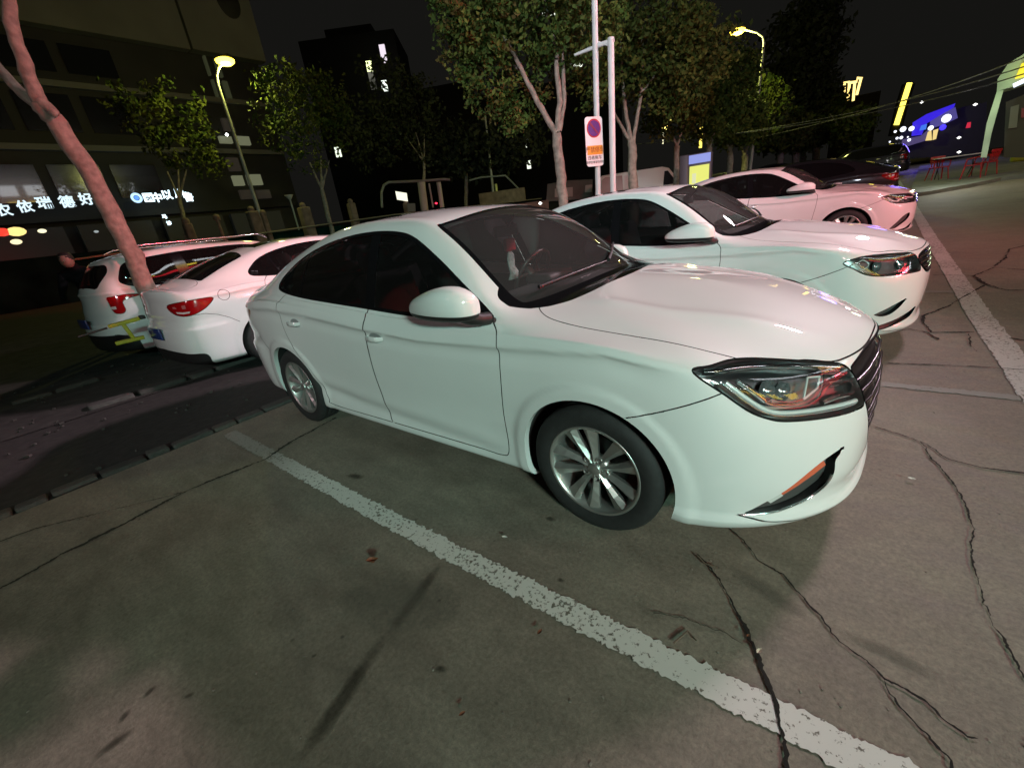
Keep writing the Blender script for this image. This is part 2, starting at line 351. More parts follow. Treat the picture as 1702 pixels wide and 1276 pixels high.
def mir(p,m):
    V,N,F=p
    if m=='R': return p
    Vm,Nm,Fm=V*[1,-1,1],N*[1,-1,1],F[:,::-1]
    if m=='L': return Vm,Nm,Fm
    return np.concatenate([V,Vm]),np.concatenate([N,Nm]),np.concatenate([F,Fm+len(V)])
def mobj(name,parts,mt,parent):
    V,N,F=jn(parts); return link(name,npmesh(name,V,F,mt,normals=N),parent)

def wheel(parent,x,yside,z=.316,style=0,steer=0.):
    """yside -1 right, +1 left; builds tyre + rim (+ brake disc)"""
    s=yside
    key=('wheel',style,s)
    if key not in MESHC:
        R=.316
        t=MB(); w=.1
        prof=[(.222,-.085),(.232,-.100),(.262,-.106),(.285,-.103),(.300,-.094),(.309,-.082),(.3155,-.072),(.316,-.045),(.3105,-.044),(.3105,-.038),(.3165,-.037),(.3165,-.004),(.3105,-.003),(.3105,.003),(.3165,.004),(.3165,.037),(.3105,.038),(.3105,.044),(.316,.045),(.3155,.072),(.30,.094),(.26,.106),(.222,.09)]
        t.lathe([(r,h*(-s)*-1) for r,h in prof],n=72)
        r_=MB()
        # barrel and lip; outside face is at h=-.085 (times s)
        rp=[(.224,-.088),(.226,-.092),(.221,-.094),(.212,-.090),(.207,-.078),(.200,-.060),(.195,-.02),(.195,.09)]
        r_.lathe(rp,n=72)
        ns=10
        for k in range(ns):
            a0=2*math.pi*k/ns+.15
            prof=[]
            for r,wd,h,hd in ((.030,.014,-.062,.02),(.06,.015,-.066,.022),(.10,.018,-.070,.024),(.15,.025,-.077,.024),(.19,.033,-.082,.022),(.208,.038,-.083,.02)):
                prof.append((r,wd,h,hd))
            V=[];tw=.10*(1 if k%2 else -1)
            for r,wd,h,hd in prof:
                a=a0+tw*(r-.05)/.16*.6; ca,sa=math.cos(a),math.sin(a)
                off=wd*.25*(1 if k%2 else -1)
                for (q,hh) in ((-wd,h+.012),(off,h-.004),(wd,h+.012),(wd*.8,h+hd+.01),(-wd*.8,h+hd+.01)):
                    V.append((r*ca-q*sa,hh,r*sa+q*ca))
            F=[]
            for i in range(len(prof)-1):
                for q in range(5): F.append((i*5+q,i*5+(q+1)%5,(i+1)*5+(q+1)%5,(i+1)*5+q))
            r_.add(V,F)
        r_.lathe([(.0,-.074),(.026,-.074),(.030,-.070),(.030,-.060)],n=32)
        r_.lathe([(.030,-.062),(.052,-.062),(.066,-.055),(.070,-.03)],n=40)
        lug=MB()
        for k in range(5):
            a=2*math.pi*k/5+.33; c=(.052*math.cos(a),0,.052*math.sin(a))
            lug.lathe([(.0,-.060),(.0085,-.060),(.0095,-.064)],n=12,c=c)
            r_.lathe([(.0105,-.063),(.0150,-.068),(.018,-.063),(.019,-.05)],n=16,c=c)
        disc=MB(); disc.lathe([(.0,.0),(.13,.0),(.135,.006),(.135,.02)],n=48)
        disc.box((.10,.0,.10),(.10,.05,.07),mtx=Matrix.Rotation(-math.pi/4,3,'Y'))
        for m in (t,r_,lug,disc):
            if s>0: m.v=[(a,-b,c) for a,b,c in m.v]; m.f=[f[::-1] for f in m.f]
        me=[]
        for m,nm,mt_ in ((t,'tyre',RUBBER),(r_,'rim',ALLOY if style==0 else ALLOYD),(lug,'lug_nuts',DARKM),(disc,'brake_disc',DARKM)):
            q=m.mesh(nm,mt_); bm=bmesh.new(); bm.from_mesh(q); bmesh.ops.recalc_face_normals(bm,faces=bm.faces[:]); bm.to_mesh(q); bm.free(); me.append(q)
        MESHC[key]=me
    me=MESHC[key]
    w=empty('wheel',(x,s*.79,z)); w.parent=parent; w.rotation_euler=(0,random.uniform(0,6),steer)
    for q,nm in zip(me,('tyre','rim','lug_nut_set','brake_disc')):
        o=link(nm,q,w)
        if nm=='lug_nut_set': o['kind']='stuff'
    return w
MESHC={}
def near_surf(S,proj,pts,off,mask=None):
    """3-D points on the shell that project onto pts, pushed inward by off"""
    idx=np.arange(len(S.V)) if mask is None else np.where(mask(S.V))[0]
    Q=proj(S.V[idx]); out=[]
    for p in pts:
        p=tuple(p); d=((Q-np.array(p[:2]))**2).sum(1); k=np.argsort(d)[:14]; dq=Q[k]-np.array(p[:2]); w=np.exp(-d[k]/(d[k][6]+1e-9))+1e-3
        A=np.column_stack([np.ones(len(k)),dq])*w[:,None]
        B=np.column_stack([S.V[idx[k]],S.N[idx[k]]])*w[:,None]
        X=np.linalg.lstsq(A.T@A+np.diag([1e-9,1e-6,1e-6]),A.T@B,rcond=None)[0][0]; P=X[:3]; N=X[3:]/np.linalg.norm(X[3:])
        o=off if len(p)<3 else p[2]
        out.append(P-N*o)
    return out
BODY,GLASSR,WIND,BACK,SUN,HOOD,HEAD,GRILL,FOG,FDOOR,RDOOR,TRUNK,TAIL,BUMPF,BUMPR,GAP,COWL,INTK,REMOVED,FUEL=range(20)
def build_car(cfg,root):
    S=shell(cfg['table'],cfg)
    gw=.0026
    def region(proj,poly,label,space,allow=(BODY,),gap=gw,gaplabel=GAP):
        sp=lambda: np.isin(S.L,allow)&space(S.cen())
        f=lambda V: poly_sd(proj(V),poly)
        if gap>0:
            S.cut(f,sp(),gap); S.cut(f,sp(),-gap)
            d=f(S.cen()); m=sp(); S.L[m&(d<=-gap)]=label; S.L[m&(np.abs(d)<gap)]=gaplabel
        else:
            S.cut(f,sp(),0); d=f(S.cen()); m=sp(); S.L[m&(d<0)]=label
    def gapline(proj,line,space,allow,g=gw,label=GAP):
        sp=lambda: np.isin(S.L,allow)&space(S.cen())&(line_d(proj(S.cen()),line)<.06); f=lambda V: line_d(proj(V),line)
        def sd(V):
            Q=proj(V); A=line[:-1];B=line[1:]; d=B-A; L=(d*d).sum(1)+1e-12
            t=np.clip(((Q[:,None,:]-A[None])*d[None]).sum(2)/L[None],0,1); c=A[None]+t[...,None]*d[None]; r=Q[:,None,:]-c; k=((r**2).sum(2)).argmin(1)
            i=np.arange(len(Q)); rr=r[i,k]; dd=d[k]; u=dd[:,0]*(Q[:,1]-A[k,1])-dd[:,1]*(Q[:,0]-A[k,0]); return u/np.sqrt(L[k])
        S.cut(sd,sp(),0); S.cut(sd,sp(),g); S.cut(sd,sp(),-g); d=f(S.cen()); m=sp(); S.L[m&(d<g*1.3)]=label
    side=lambda C: C[:,1]<-.45
    # wheel arches
    for cx,cz,r in cfg['arches']:
        f=lambda V,cx=cx,cz=cz,r=r: np.where(V[:,1]<-.4,np.maximum(np.hypot(V[:,0]-cx,V[:,2]-cz)-r,-9),9.)
        S.cut(f,np.ones(len(S.F),bool)&side(S.cen())); C=S.cen(); S.L[(f(C)<0)]=REMOVED
    # glazing
    up=lambda C: (C[:,2]>.95)&(C[:,1]<-.5)
    dl=smooth_poly(cfg['dlo'])
    region(P_side,dl,GLASSR,up,gap=.010,gaplabel=COWL)
    region(P_top,smooth_poly(cfg['cowl']),COWL,lambda C:(C[:,2]>.9)&(C[:,0]>-1.3),gap=0)
    region(P_top,smooth_poly(cfg['wind']),WIND,lambda C:(C[:,2]>.9)&(C[:,0]>-1.3),allow=(BODY,COWL),gap=.012,gaplabel=COWL)
    region(P_top,smooth_poly(cfg['back']),BACK,lambda C:(C[:,2]>1.1)&(C[:,0]<-2.),gap=.010,gaplabel=COWL)
    if 'sun' in cfg: region(P_top,smooth_poly(cfg['sun']),SUN,lambda C:(C[:,2]>1.3),gap=.003)
    # lamps, grille, intakes
    fr=lambda C:(C[:,0]>.25)&(C[:,2]<.9)
    if 'head' in cfg: region(P_q,smooth_poly(cfg['head']),HEAD,fr,gap=.004)
    if 'grille' in cfg: region(P_front,smooth_poly(cfg['grille']),GRILL,lambda C:C[:,0]>.6,gap=.003)
    if 'fog' in cfg: region(P_q,smooth_poly(cfg['fog']),FOG,lambda C:C[:,0]>.25,gap=.0)
    if 'intake' in cfg:
        for pl in cfg['intake']: region(P_q,smooth_poly(pl),INTK,lambda C:(C[:,0]>.25),gap=.0)
    if 'tail' in cfg: region(P_r,smooth_poly(cfg['tail']),TAIL,lambda C:C[:,0]<-2.6,gap=.004)
    if 'diffuser' in cfg: region(P_r,smooth_poly(cfg['diffuser']),INTK,lambda C:(C[:,0]<-3.0)&(C[:,2]<.5),gap=.002)
    # panels
    region(P_top,smooth_poly(cfg['hood']),HOOD,lambda C:(C[:,2]>.70)&(C[:,0]>-.8),gap=gw)
    for nm,lab in (('fdoor',FDOOR),('rdoor',RDOOR)):
        region(P_side,smooth_poly(cfg[nm]),lab,lambda C:(C[:,1]<-.5)&(C[:,2]<1.25))
    if 'trunk' in cfg: region(P_top,smooth_poly(cfg['trunk']),TRUNK,lambda C:(C[:,2]>.95)&(C[:,0]<-3.))
    for proj,line,space in cfg.get('lines',[]): gapline(proj,np.array(line),space,(BODY,))
    L=S.L; paint=cfg['paint']
    def sub(lab,off=0.): return submesh(S,L==lab,off)
    def rimmed(lab,depth=.02,off=0):
        V,N,F=sub(lab,off); wv,wf=wall(V,F,N=N,depth=depth); return [(V,N,F),(wv,flatn(wv,wf),wf)]
    # body
    V,N,F=sub(BODY); E=[]
    for cx,cz,r in cfg['arches']:
        wv,wf=wall(V,F,vec=(0,.035,0),sel=lambda M:(np.abs(np.hypot(M[:,0]-cx,M[:,2]-cz)-r)<.004)&(M[:,1]<-.5))
        E.append((wv,flatn(wv,wf),wf))
    parts=[(V,N,F)]+E
    # thickness behind lamp openings and intakes
    both=lambda ps:[mir(p,'both') for p in ps]
    mobj('body',both(parts),paint,root)
    mobj('panel_seam',both([sub(GAP,.007)]),GAPM,root)
    mobj('hood',both([sub(HOOD)]),paint,root)
    mobj('window_trim',both([sub(COWL,.001)]),GLOSSB,root)
    mobj('windshield',both([sub(WIND,.004)]),WGLASS,root)
    mobj('rear_window',both([sub(BACK,.004)]),SGLASS,root)
    if (L==SUN).any(): mobj('sunroof',both([sub(SUN,.001)]),GLOSSB,root)
    if (L==TRUNK).any(): mobj('trunk_lid',both([sub(TRUNK)]),paint,root)
    # side glass split into panes
    g=submesh(S,L==GLASSR,.006); cen=g[0][g[2]].mean(1)[:,0]; cuts=cfg['pillars']
    edges=[9.]+[c for c in cuts]+[-9.]
    S2=Surf(*[g[0],g[1],g[2]]); 
    for (a,b) in cuts:
        for xx in (a,b): S2.cut(lambda V,xx=xx:V[:,0]-xx+ (V[:,2]-1.2)*.12,np.ones(len(S2.F),bool))
    C=S2.cen(); xs=C[:,0]+(C[:,2]-1.2)*.12; lim=9.
    for sd in ('R','L'):
        lim=9.
        for (a,b) in cuts+[(-9.,-9.)]:
            m=(xs<lim)&(xs>a)
            if m.any(): mobj('side_window',[mir(submesh(S2,m),sd)],cfg.get('sglass',SGLASS),root)
            m2=(xs<a)&(xs>b)
            if m2.any(): mobj('pillar_trim',[mir(submesh(S2,m2,-.003),sd)],GLOSSB,root)
            lim=b
    # doors
    for lab,nm,hx in ((FDOOR,'front_door',cfg['handles'][0]),(RDOOR,'rear_door',cfg['handles'][1])):
        for sd in ('R','L'):
            d=mobj(nm,[mir(sub(lab),sd)],paint,root)
            hz=cfg['hz'][0 if lab==FDOOR else 1]
            k=near_surf(S,P_side,[(hx-.085,hz),(hx-.05,hz+.002),(hx,hz+.004),(hx+.05,hz+.002),(hx+.085,hz)],0,mask=lambda V:V[:,1]<-.7)
            pts=[p+np.array([0,-o,0]) for p,o in zip(k,(-.004,.026,.034,.026,-.004))]
            sg=1 if sd=='R' else -1
            h=MB(); P=[Vector((p[0],p[1]*sg,p[2])) for p in pts]
            V_=[];F_=[]
            PP=[]
            for i in range(4):
                for t in np.linspace(0,1,4,endpoint=False): PP.append(P[i].lerp(P[i+1],t))
            PP.append(P[4]); n=len(PP)
            for i,p in enumerate(PP):
                u=abs(i/(n-1)*2-1); hh=.017*(1-.35*u**3)
                for a in range(8):
                    an=2*math.pi*a/8; V_.append(p+Vector((0,.007*math.cos(an)*sg,hh*math.sin(an))))
            for i in range(n-1):
                for a in range(8): F_.append((i*8+a,i*8+(a+1)%8,(i+1)*8+(a+1)%8,(i+1)*8+a))
            h.add(V_,F_,True); h.build('handle',cfg.get('handle_mat',paint),d)
            c=pts[2]; r=MB(); 
            V_=[];F_=[(0,i+1,(i+1)%20+1) for i in range(20)]
            cc=near_surf(S,P_side,[(hx+.012,hz+.004)]+[(hx+.012+.062*math.cos(2*math.pi*i/20),hz+.006+.030*math.sin(2*math.pi*i/20)) for i in range(20)],-.0015,mask=lambda V:V[:,1]<-.7)
            V_=[(p[0],p[1]*sg,p[2]) for p in cc]; r.add(V_,F_,True); r.build('handle_recess',mat('recess_grey',(.25,.26,.26),.5),d)
    # wheel wells + floor
    wl=MB()
    for cx,cz,r in cfg['arches']:
        for s in (-1,1):
            V_=[];n=24
            for i in range(n+1):
                a=-.35+(math.pi+.7)*i/n
                for y in (.868,.50): V_.append((cx+(r+.012)*math.cos(a),s*y,cz+(r+.012)*math.sin(a)))
            F_=[(2*i,2*i+1,2*i+3,2*i+2) for i in range(n)]; wl.add(V_,F_,True)
            b=len(V_); wl.add([V_[2*i+1] for i in range(n+1)],[tuple(range(n+1))])
    wl.box((-1.35,0,.22),(2.0,1.55,.06)); wl.box((.42,0,.24),(.5,1.1,.05)); wl.box((-3.3,0,.26),(.4,1.2,.05)); wl.box((-1.35,0,.25),(4.4,1.0,.05))
    wl.build('underbody',LINER,root)
    wr=cfg.get('wr',.316)
    for x in (cfg['arches'][0][0],cfg['arches'][1][0]):
        for s in (-1,1): wheel(root,x,s,wr,cfg.get('wstyle',0),cfg.get('steer',0) if x==0 else 0)
    # ---- headlamps
    if (L==HEAD).any():
        for sd in ('R','L'):
            sg=1 if sd=='R' else -1
            V,N,F=submesh(S,L==HEAD,.0); e=tag(empty('headlight'),None); e.parent=root
            hv,hn,hf=submesh(S,L==HEAD,.055); wv,wf=wall(V,F,N=N,depth=.056)
            mobj('lamp_housing',[mir((hv,hn,hf),sd),mir((wv,flatn(wv,wf),wf),sd)],mat('lamp_bowl',(.30,.30,.31),.36,1.),e)
            mobj('lens',[mir((V,N,F),sd)],LENS,e)
            mk=lambda V:(V[:,0]>.2)&(V[:,2]<.92)
            for kind,pts,o,r in cfg['lampbits']:
                P=near_surf(S,P_q,smooth_poly(pts,False,5) if len(pts)>2 else pts,o,mk); P=[(p[0],p[1]*sg,p[2]) for p in P]
                b=MB(); b.tube(P,r,8); b.build({'drl':'light_strip','chrome':'chrome_strip','red':'reflector'}[kind],{'drl':mat('drl_white',(.80,.82,.81),.28,.35),'chrome':CHROME,'red':mat('lamp_reflector',(.80,.78,.78),.16,1.)}[kind],e)
            for (q,z,r) in cfg['projectors']:
                p=near_surf(S,P_q,[(q,z)],.045,mk)[0]; nrm=near_surf(S,P_q,[(q,z)],.0,mk)[0]-p; nrm/=np.linalg.norm(nrm); nrm[2]*=.3; nrm[0]+=.8; nrm/=np.linalg.norm(nrm)
                p=Vector((p[0],p[1]*sg,p[2])); nn=Vector((nrm[0],nrm[1]*sg,nrm[2]))
                b=MB(); b.lathe([(0,.022),(r*.5,.018),(r*.8,.010),(r*.95,0),(r*1.0,.006),(r*1.18,.008),(r*1.22,-.01)],'z',24)
                Rm=nn.to_track_quat('Z','Y').to_matrix(); b.v=[tuple(Rm@Vector(v)+p) for v in b.v]; b.build('projector',mat('projector_glass',(.22,.24,.25),.06,.6),e)
    if (L==FOG).any() or (L==INTK).any():
        for lab in (FOG,INTK):
            if not (L==lab).any(): continue
            if lab==INTK and (S.cen()[L==lab][:,0]<-3).any():
                m=(L==lab)&(S.cen()[:,0]<-3); mobj('rear_valance',[mir(submesh(S,m,.004),'both')],TRIM,root); L[m]=REMOVED
                if not (L==lab).any(): continue
            V,N,F=submesh(S,L==lab,.0); hv,hn,hf=submesh(S,L==lab,.035); wv,wf=wall(V,F,N=N,depth=.036)
            for sd in ('R','L'):
                e=mobj('fog_recess' if lab==FOG else 'bumper_intake',[mir((hv,hn,hf),sd)],mat('intake_grey',(.10,.098,.095),.40,.3) if lab==FOG else TRIM,root)
                mobj('recess_edge',[mir((wv,flatn(wv,wf),wf),sd)],GLOSSB,e)
                if lab==FOG:
                    sg=1 if sd=='R' else -1
                    if 'fogtrim' in cfg:
                        P=near_surf(S,P_q,smooth_poly(cfg['fogtrim'],False,5),.002,lambda V:(V[:,0]>.2)&(V[:,2]<.62)); P=[(p[0],p[1]*sg,p[2]) for p in P]; b=MB(); b.tube(P,.0045,6); b.build('chrome_edge',CHROME,e)
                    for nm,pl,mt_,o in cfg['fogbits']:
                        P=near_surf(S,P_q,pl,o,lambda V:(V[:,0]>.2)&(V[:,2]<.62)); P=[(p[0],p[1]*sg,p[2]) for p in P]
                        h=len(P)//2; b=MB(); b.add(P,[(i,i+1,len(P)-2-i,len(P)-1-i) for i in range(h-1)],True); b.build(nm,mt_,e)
    if (L==GRILL).any():
        V,N,F=submesh(S,L==GRILL,.03); V0,N0,F0=submesh(S,L==GRILL,0); wv,wf=wall(V0,F0,N=N0,depth=.034,sel=lambda M:np.abs(M[:,1])>1e-4)
        g=mobj('grille',[mir((V,N,F),'both'),mir((wv,flatn(wv,wf),wf),'both')],mat('grille_black',(.006,.006,.006),.85,spec=.2),root)
        for pts,r,o in cfg['grillebars']:
            P=near_surf(S,P_front,pts,o,lambda V:V[:,0]>.55); P2=[(p[0],-p[1],p[2]) for p in P[::-1]][1:]
            b=MB(); b.tube([tuple(p) for p in P]+P2,r,8); b.build('grille_bar',CHROME,g)
        if 'emblem' in cfg: cfg['emblem'](g)
    if (L==TAIL).any():
        for sd in ('R','L'):
            V,N,F=submesh(S,L==TAIL,.002)
            e=mobj('taillight',[mir((V,N,F),sd)],REDL,root); sg=1 if sd=='R' else -1
            for nm,pl,mt_,o in cfg.get('tailbits',[]):
                P=near_surf(S,P_r,pl,o,lambda V:(V[:,0]<-2.8)); P=[(p[0],p[1]*sg,p[2]) for p in P]
                h=len(P)//2; b=MB(); b.add(P,[(i,i+1,len(P)-2-i,len(P)-1-i) for i in range(h-1)],True); b.build(nm,mt_,e)
    # mirrors
    for s in (-1,1):
        build_mirror(root,s,paint,cfg.get('mir',(-.615,1.075)),cfg.get('far_mirror',(0,0)) if s>0 else (0,0))
    if cfg.get('interior',True): interior(root)
    # wipers
    for pts in cfg.get('wipers',[]):
        P=near_surf(S,P_top,[(x,y if y<0 else -y) for x,y in pts],-.018,lambda V:(V[:,2]>.9)&(V[:,0]>-1.2)); P=[(p[0],p[1] if q[1]<0 else -p[1],p[2]) for p,q in zip(P,pts)]
        b=MB(); b.tube(P,[.011,.009,.007,.005][:len(P)] if len(P)==4 else .008,6); b.build('wiper',TRIM,root)
    return S
def build_mirror(root,s,paint,pos,sh=(0,0)):
    """folded wing mirror: the housing lies back along the door"""
    dz0=pos[1]-1.075
    secs=[(-.478,.030,.022,1.062,.955),(-.487,.050,.040,1.066,.962),(-.51,.066,.055,1.073,.972),(-.56,.078,.066,1.082,.982),(-.63,.080,.070,1.084,.990),(-.70,.074,.068,1.079,.992),(-.77,.063,.060,1.070,.990),(-.83,.050,.050,1.062,.984),(-.87,.036,.038,1.056,.976),(-.89,.020,.022,1.054,.970)]
    n=24;V=[];F=[]
    for (x,h,a,zc,yc) in secs:
        for k in range(n):
            t=2*math.pi*k/n; c,sn=math.cos(t),math.sin(t)
            V.append((x,s*(yc+a*np.sign(c)*abs(c)**.8),zc+dz0+h*np.sign(sn)*abs(sn)**.8))
    m=len(secs)
    for i in range(m-1):
        for k in range(n): F.append((i*n+k,i*n+(k+1)%n,(i+1)*n+(k+1)%n,(i+1)*n+k))
    V=np.array(V); F4=np.array(F); F3=np.concatenate([F4[:,[0,1,2]],F4[:,[0,2,3]],np.array([[(m-1)*n,(m-1)*n+k,(m-1)*n+k+1] for k in range(1,n-1)]),np.array([[0,k,k+1] for k in range(1,n-1)])])
    bm=bmesh.new(); vs=[bm.verts.new(v) for v in V]
    for f in F3:
        try: bm.faces.new([vs[i] for i in f])
        except ValueError: pass
    bmesh.ops.recalc_face_normals(bm,faces=bm.faces[:]); bmesh.ops.subdivide_edges(bm,edges=bm.edges[:],cuts=1,smooth=.3); bmesh.ops.triangulate(bm,faces=bm.faces[:])
    bm.normal_update(); bm.verts.index_update(); bm.verts.ensure_lookup_table()
    VV=np.array([v.co[:] for v in bm.verts]);NN=np.array([v.normal[:] for v in bm.verts]);FF=np.array([[v.index for v in f.verts] for f in bm.faces]); bm.free()
    S=Surf(VV,NN,FF); pl=lambda V:V[:,2]-(1.040+dz0)-(V[:,0]+.7)*-.03
    S.cut(pl,np.ones(len(S.F),bool),.004); S.cut(pl,np.ones(len(S.F),bool),-.001); C=S.cen(); up=pl(C)>.004; lo=pl(C)<-.001
    e=empty('side_mirror'); e.parent=root; e.location=(sh[0],0,sh[1])
    mobj('mirror_cap',[submesh(S,up)],paint,e)
    mobj('mirror_lower',[submesh(S,~up,.002)],TRIM,e)
    b=MB(); b.tube([(-.50,s*.86,.992+dz0),(-.51,s*.90,.998+dz0),(-.525,s*.945,1.012+dz0),(-.55,s*.975,1.03+dz0)],[.030,.030,.030,.032],12)
    b.tube([(-.47,s*.855,.984+dz0),(-.60,s*.868,.990+dz0),(-.66,s*.866,.990+dz0)],[.012,.016,.008],8)
    b.build('mirror_arm',TRIM,e)
def interior(root):
    d=MB()
    d.box((-.78,0,.86),(.5,1.42,.20),bev=.06); d.box((-.50,0,.93),(.45,1.36,.10),bev=.04); d.box((-.95,.36,.97),(.22,.34,.08),bev=.03); d.build('dashboard',DASH,root)
    f=MB(); f.box((-1.7,0,.30),(2.4,1.4,.04)); f.box((-1.75,.0,.42),(1.4,.2,.22),bev=.03); f.build('cabin_floor',DASH,root)
    for s in (-1,1):
        q=MB(); q.box((-1.7,s*.80,.62),(2.2,.05,.62)); q.build('door_lining',DASH,root)
    st=MB(); c=Vector((-1.10,.36,1.0)); ax=Vector((-.85,0,.52)).normalized(); u=Vector((0,1,0)); w=ax.cross(u)
    st.tube([c+(u*math.cos(2*math.pi*k/32)+w*math.sin(2*math.pi*k/32))*.185 for k in range(32)],.015,8,closed=True)
    for a in (0,math.pi,-math.pi/2): st.tube([c,c+(u*math.cos(a)+w*math.sin(a))*.18],.014,6)
    st.box(c,(.06,.14,.12),mtx=Matrix.Rotation(-.5,3,'Y'),bev=.02); st.tube([c,c-ax*.3],.03,8); st.build('steering_wheel',mat('wheel_leather',(.03,.03,.03),.35),root)
    for s in (-1,1):
        e=MB(); e.box((-1.55,s*.37,.60),(.52,.50,.16),bev=.06); e.box((-1.86,s*.37,.86),(.14,.48,.62),mtx=Matrix.Rotation(-.25,3,'Y'),bev=.06)
        e.box((-1.98,s*.37,1.24),(.10,.26,.17),mtx=Matrix.Rotation(-.2,3,'Y'),bev=.04); e.tube([(-1.96,s*.37-.06,1.1),(-1.98,s*.37-.06,1.2)],.008,6); e.tube([(-1.96,s*.37+.06,1.1),(-1.98,s*.37+.06,1.2)],.008,6)
        e.build('seat',SEATG if s<0 else SEAT,root)
    e=MB(); e.box((-2.45,0,.60),(.5,1.3,.16),bev=.05); e.box((-2.72,0,.88),(.14,1.3,.5),mtx=Matrix.Rotation(-.35,3,'Y'),bev=.05); e.build('rear_seat',SEAT,root)
    m=MB(); m.box((-1.02,0,1.33),(.03,.24,.07),bev=.012); m.tube([(-1.0,0,1.36),(-.94,0,1.42)],.01,6); m.build('rear_view_mirror',TRIM,root)

HSEC=None
def mirror_poly(P): return P+[(x,-y)+tuple(r) for x,y,*r in P[::-1] if abs(y)>1e-6]
def crease_door(V):
    # concave tuck under the shoulder line and the lower door crease
    x,z=V[:,0],V[:,2]
    zc=np.interp(x,[-2.75,-2.4,-1.8,-.5],[.60,.45,.375,.30])
    m=np.clip((x+2.95)/.4,0,1)*np.clip((-.42-x)/.25,0,1)
    t=z-zc
    return m*(-.012*np.exp(-((t+.055)/.05)**2)+.004*np.exp(-((t-.02)/.05)**2))
def crease_shoulder(V):
    x,z=V[:,0],V[:,2]
    zs=np.interp(x,[-3.4,-2.7,-2.1,-1.6,-1.0,-.4,.1,.45],[.97,.985,.945,.90,.862,.872,.888,.83])
    m=np.clip((x+3.4)/.4,0,1)*np.clip((.42-x)/.2,0,1); t=z-zs
    return m*(.013*np.exp(-np.maximum(t,0)/.035)*np.exp(-np.maximum(-t,0)/.007)-.006*np.exp(-((t+.04)/.035)**2))
def lip(V):
    x,z=V[:,0],V[:,2]; f=np.clip((x-.30)/.12,0,1); s=lambda t:np.clip(t,0,1)**2*(3-2*np.clip(t,0,1))
    return f*(.020*s((.262-z)/.022)*s((z-.165)/.03)-.012*np.exp(-((z-.30)/.05)**2)*np.clip((x-.55)/.2,0,1))
def shoulder_front(V):
    # soft blade running inboard along the bonnet
    x,y,z=V[:,0],np.abs(V[:,1]),V[:,2]; yc=np.interp(x,[-.3,.2,.6,.85],[.52,.50,.40,.30])
    return .008*np.exp(-((y-yc)/.05)**2)*np.clip((x+.25)/.2,0,1)*np.clip((.80-x)/.3,0,1)*(z>.7)
def rear_ledge(V):
    x,z=V[:,0],V[:,2]; s=lambda t:np.clip(t,0,1)**2*(3-2*np.clip(t,0,1)); f=s((-3.02-x)/.25)
    return f*(.020*s((.665-z)/.022)*s((z-.2)/.05)+.014*np.exp(-((z-1.085)/.022)**2)*s((-3.42-x)/.08)-.010*np.exp(-((z-.74)/.05)**2))
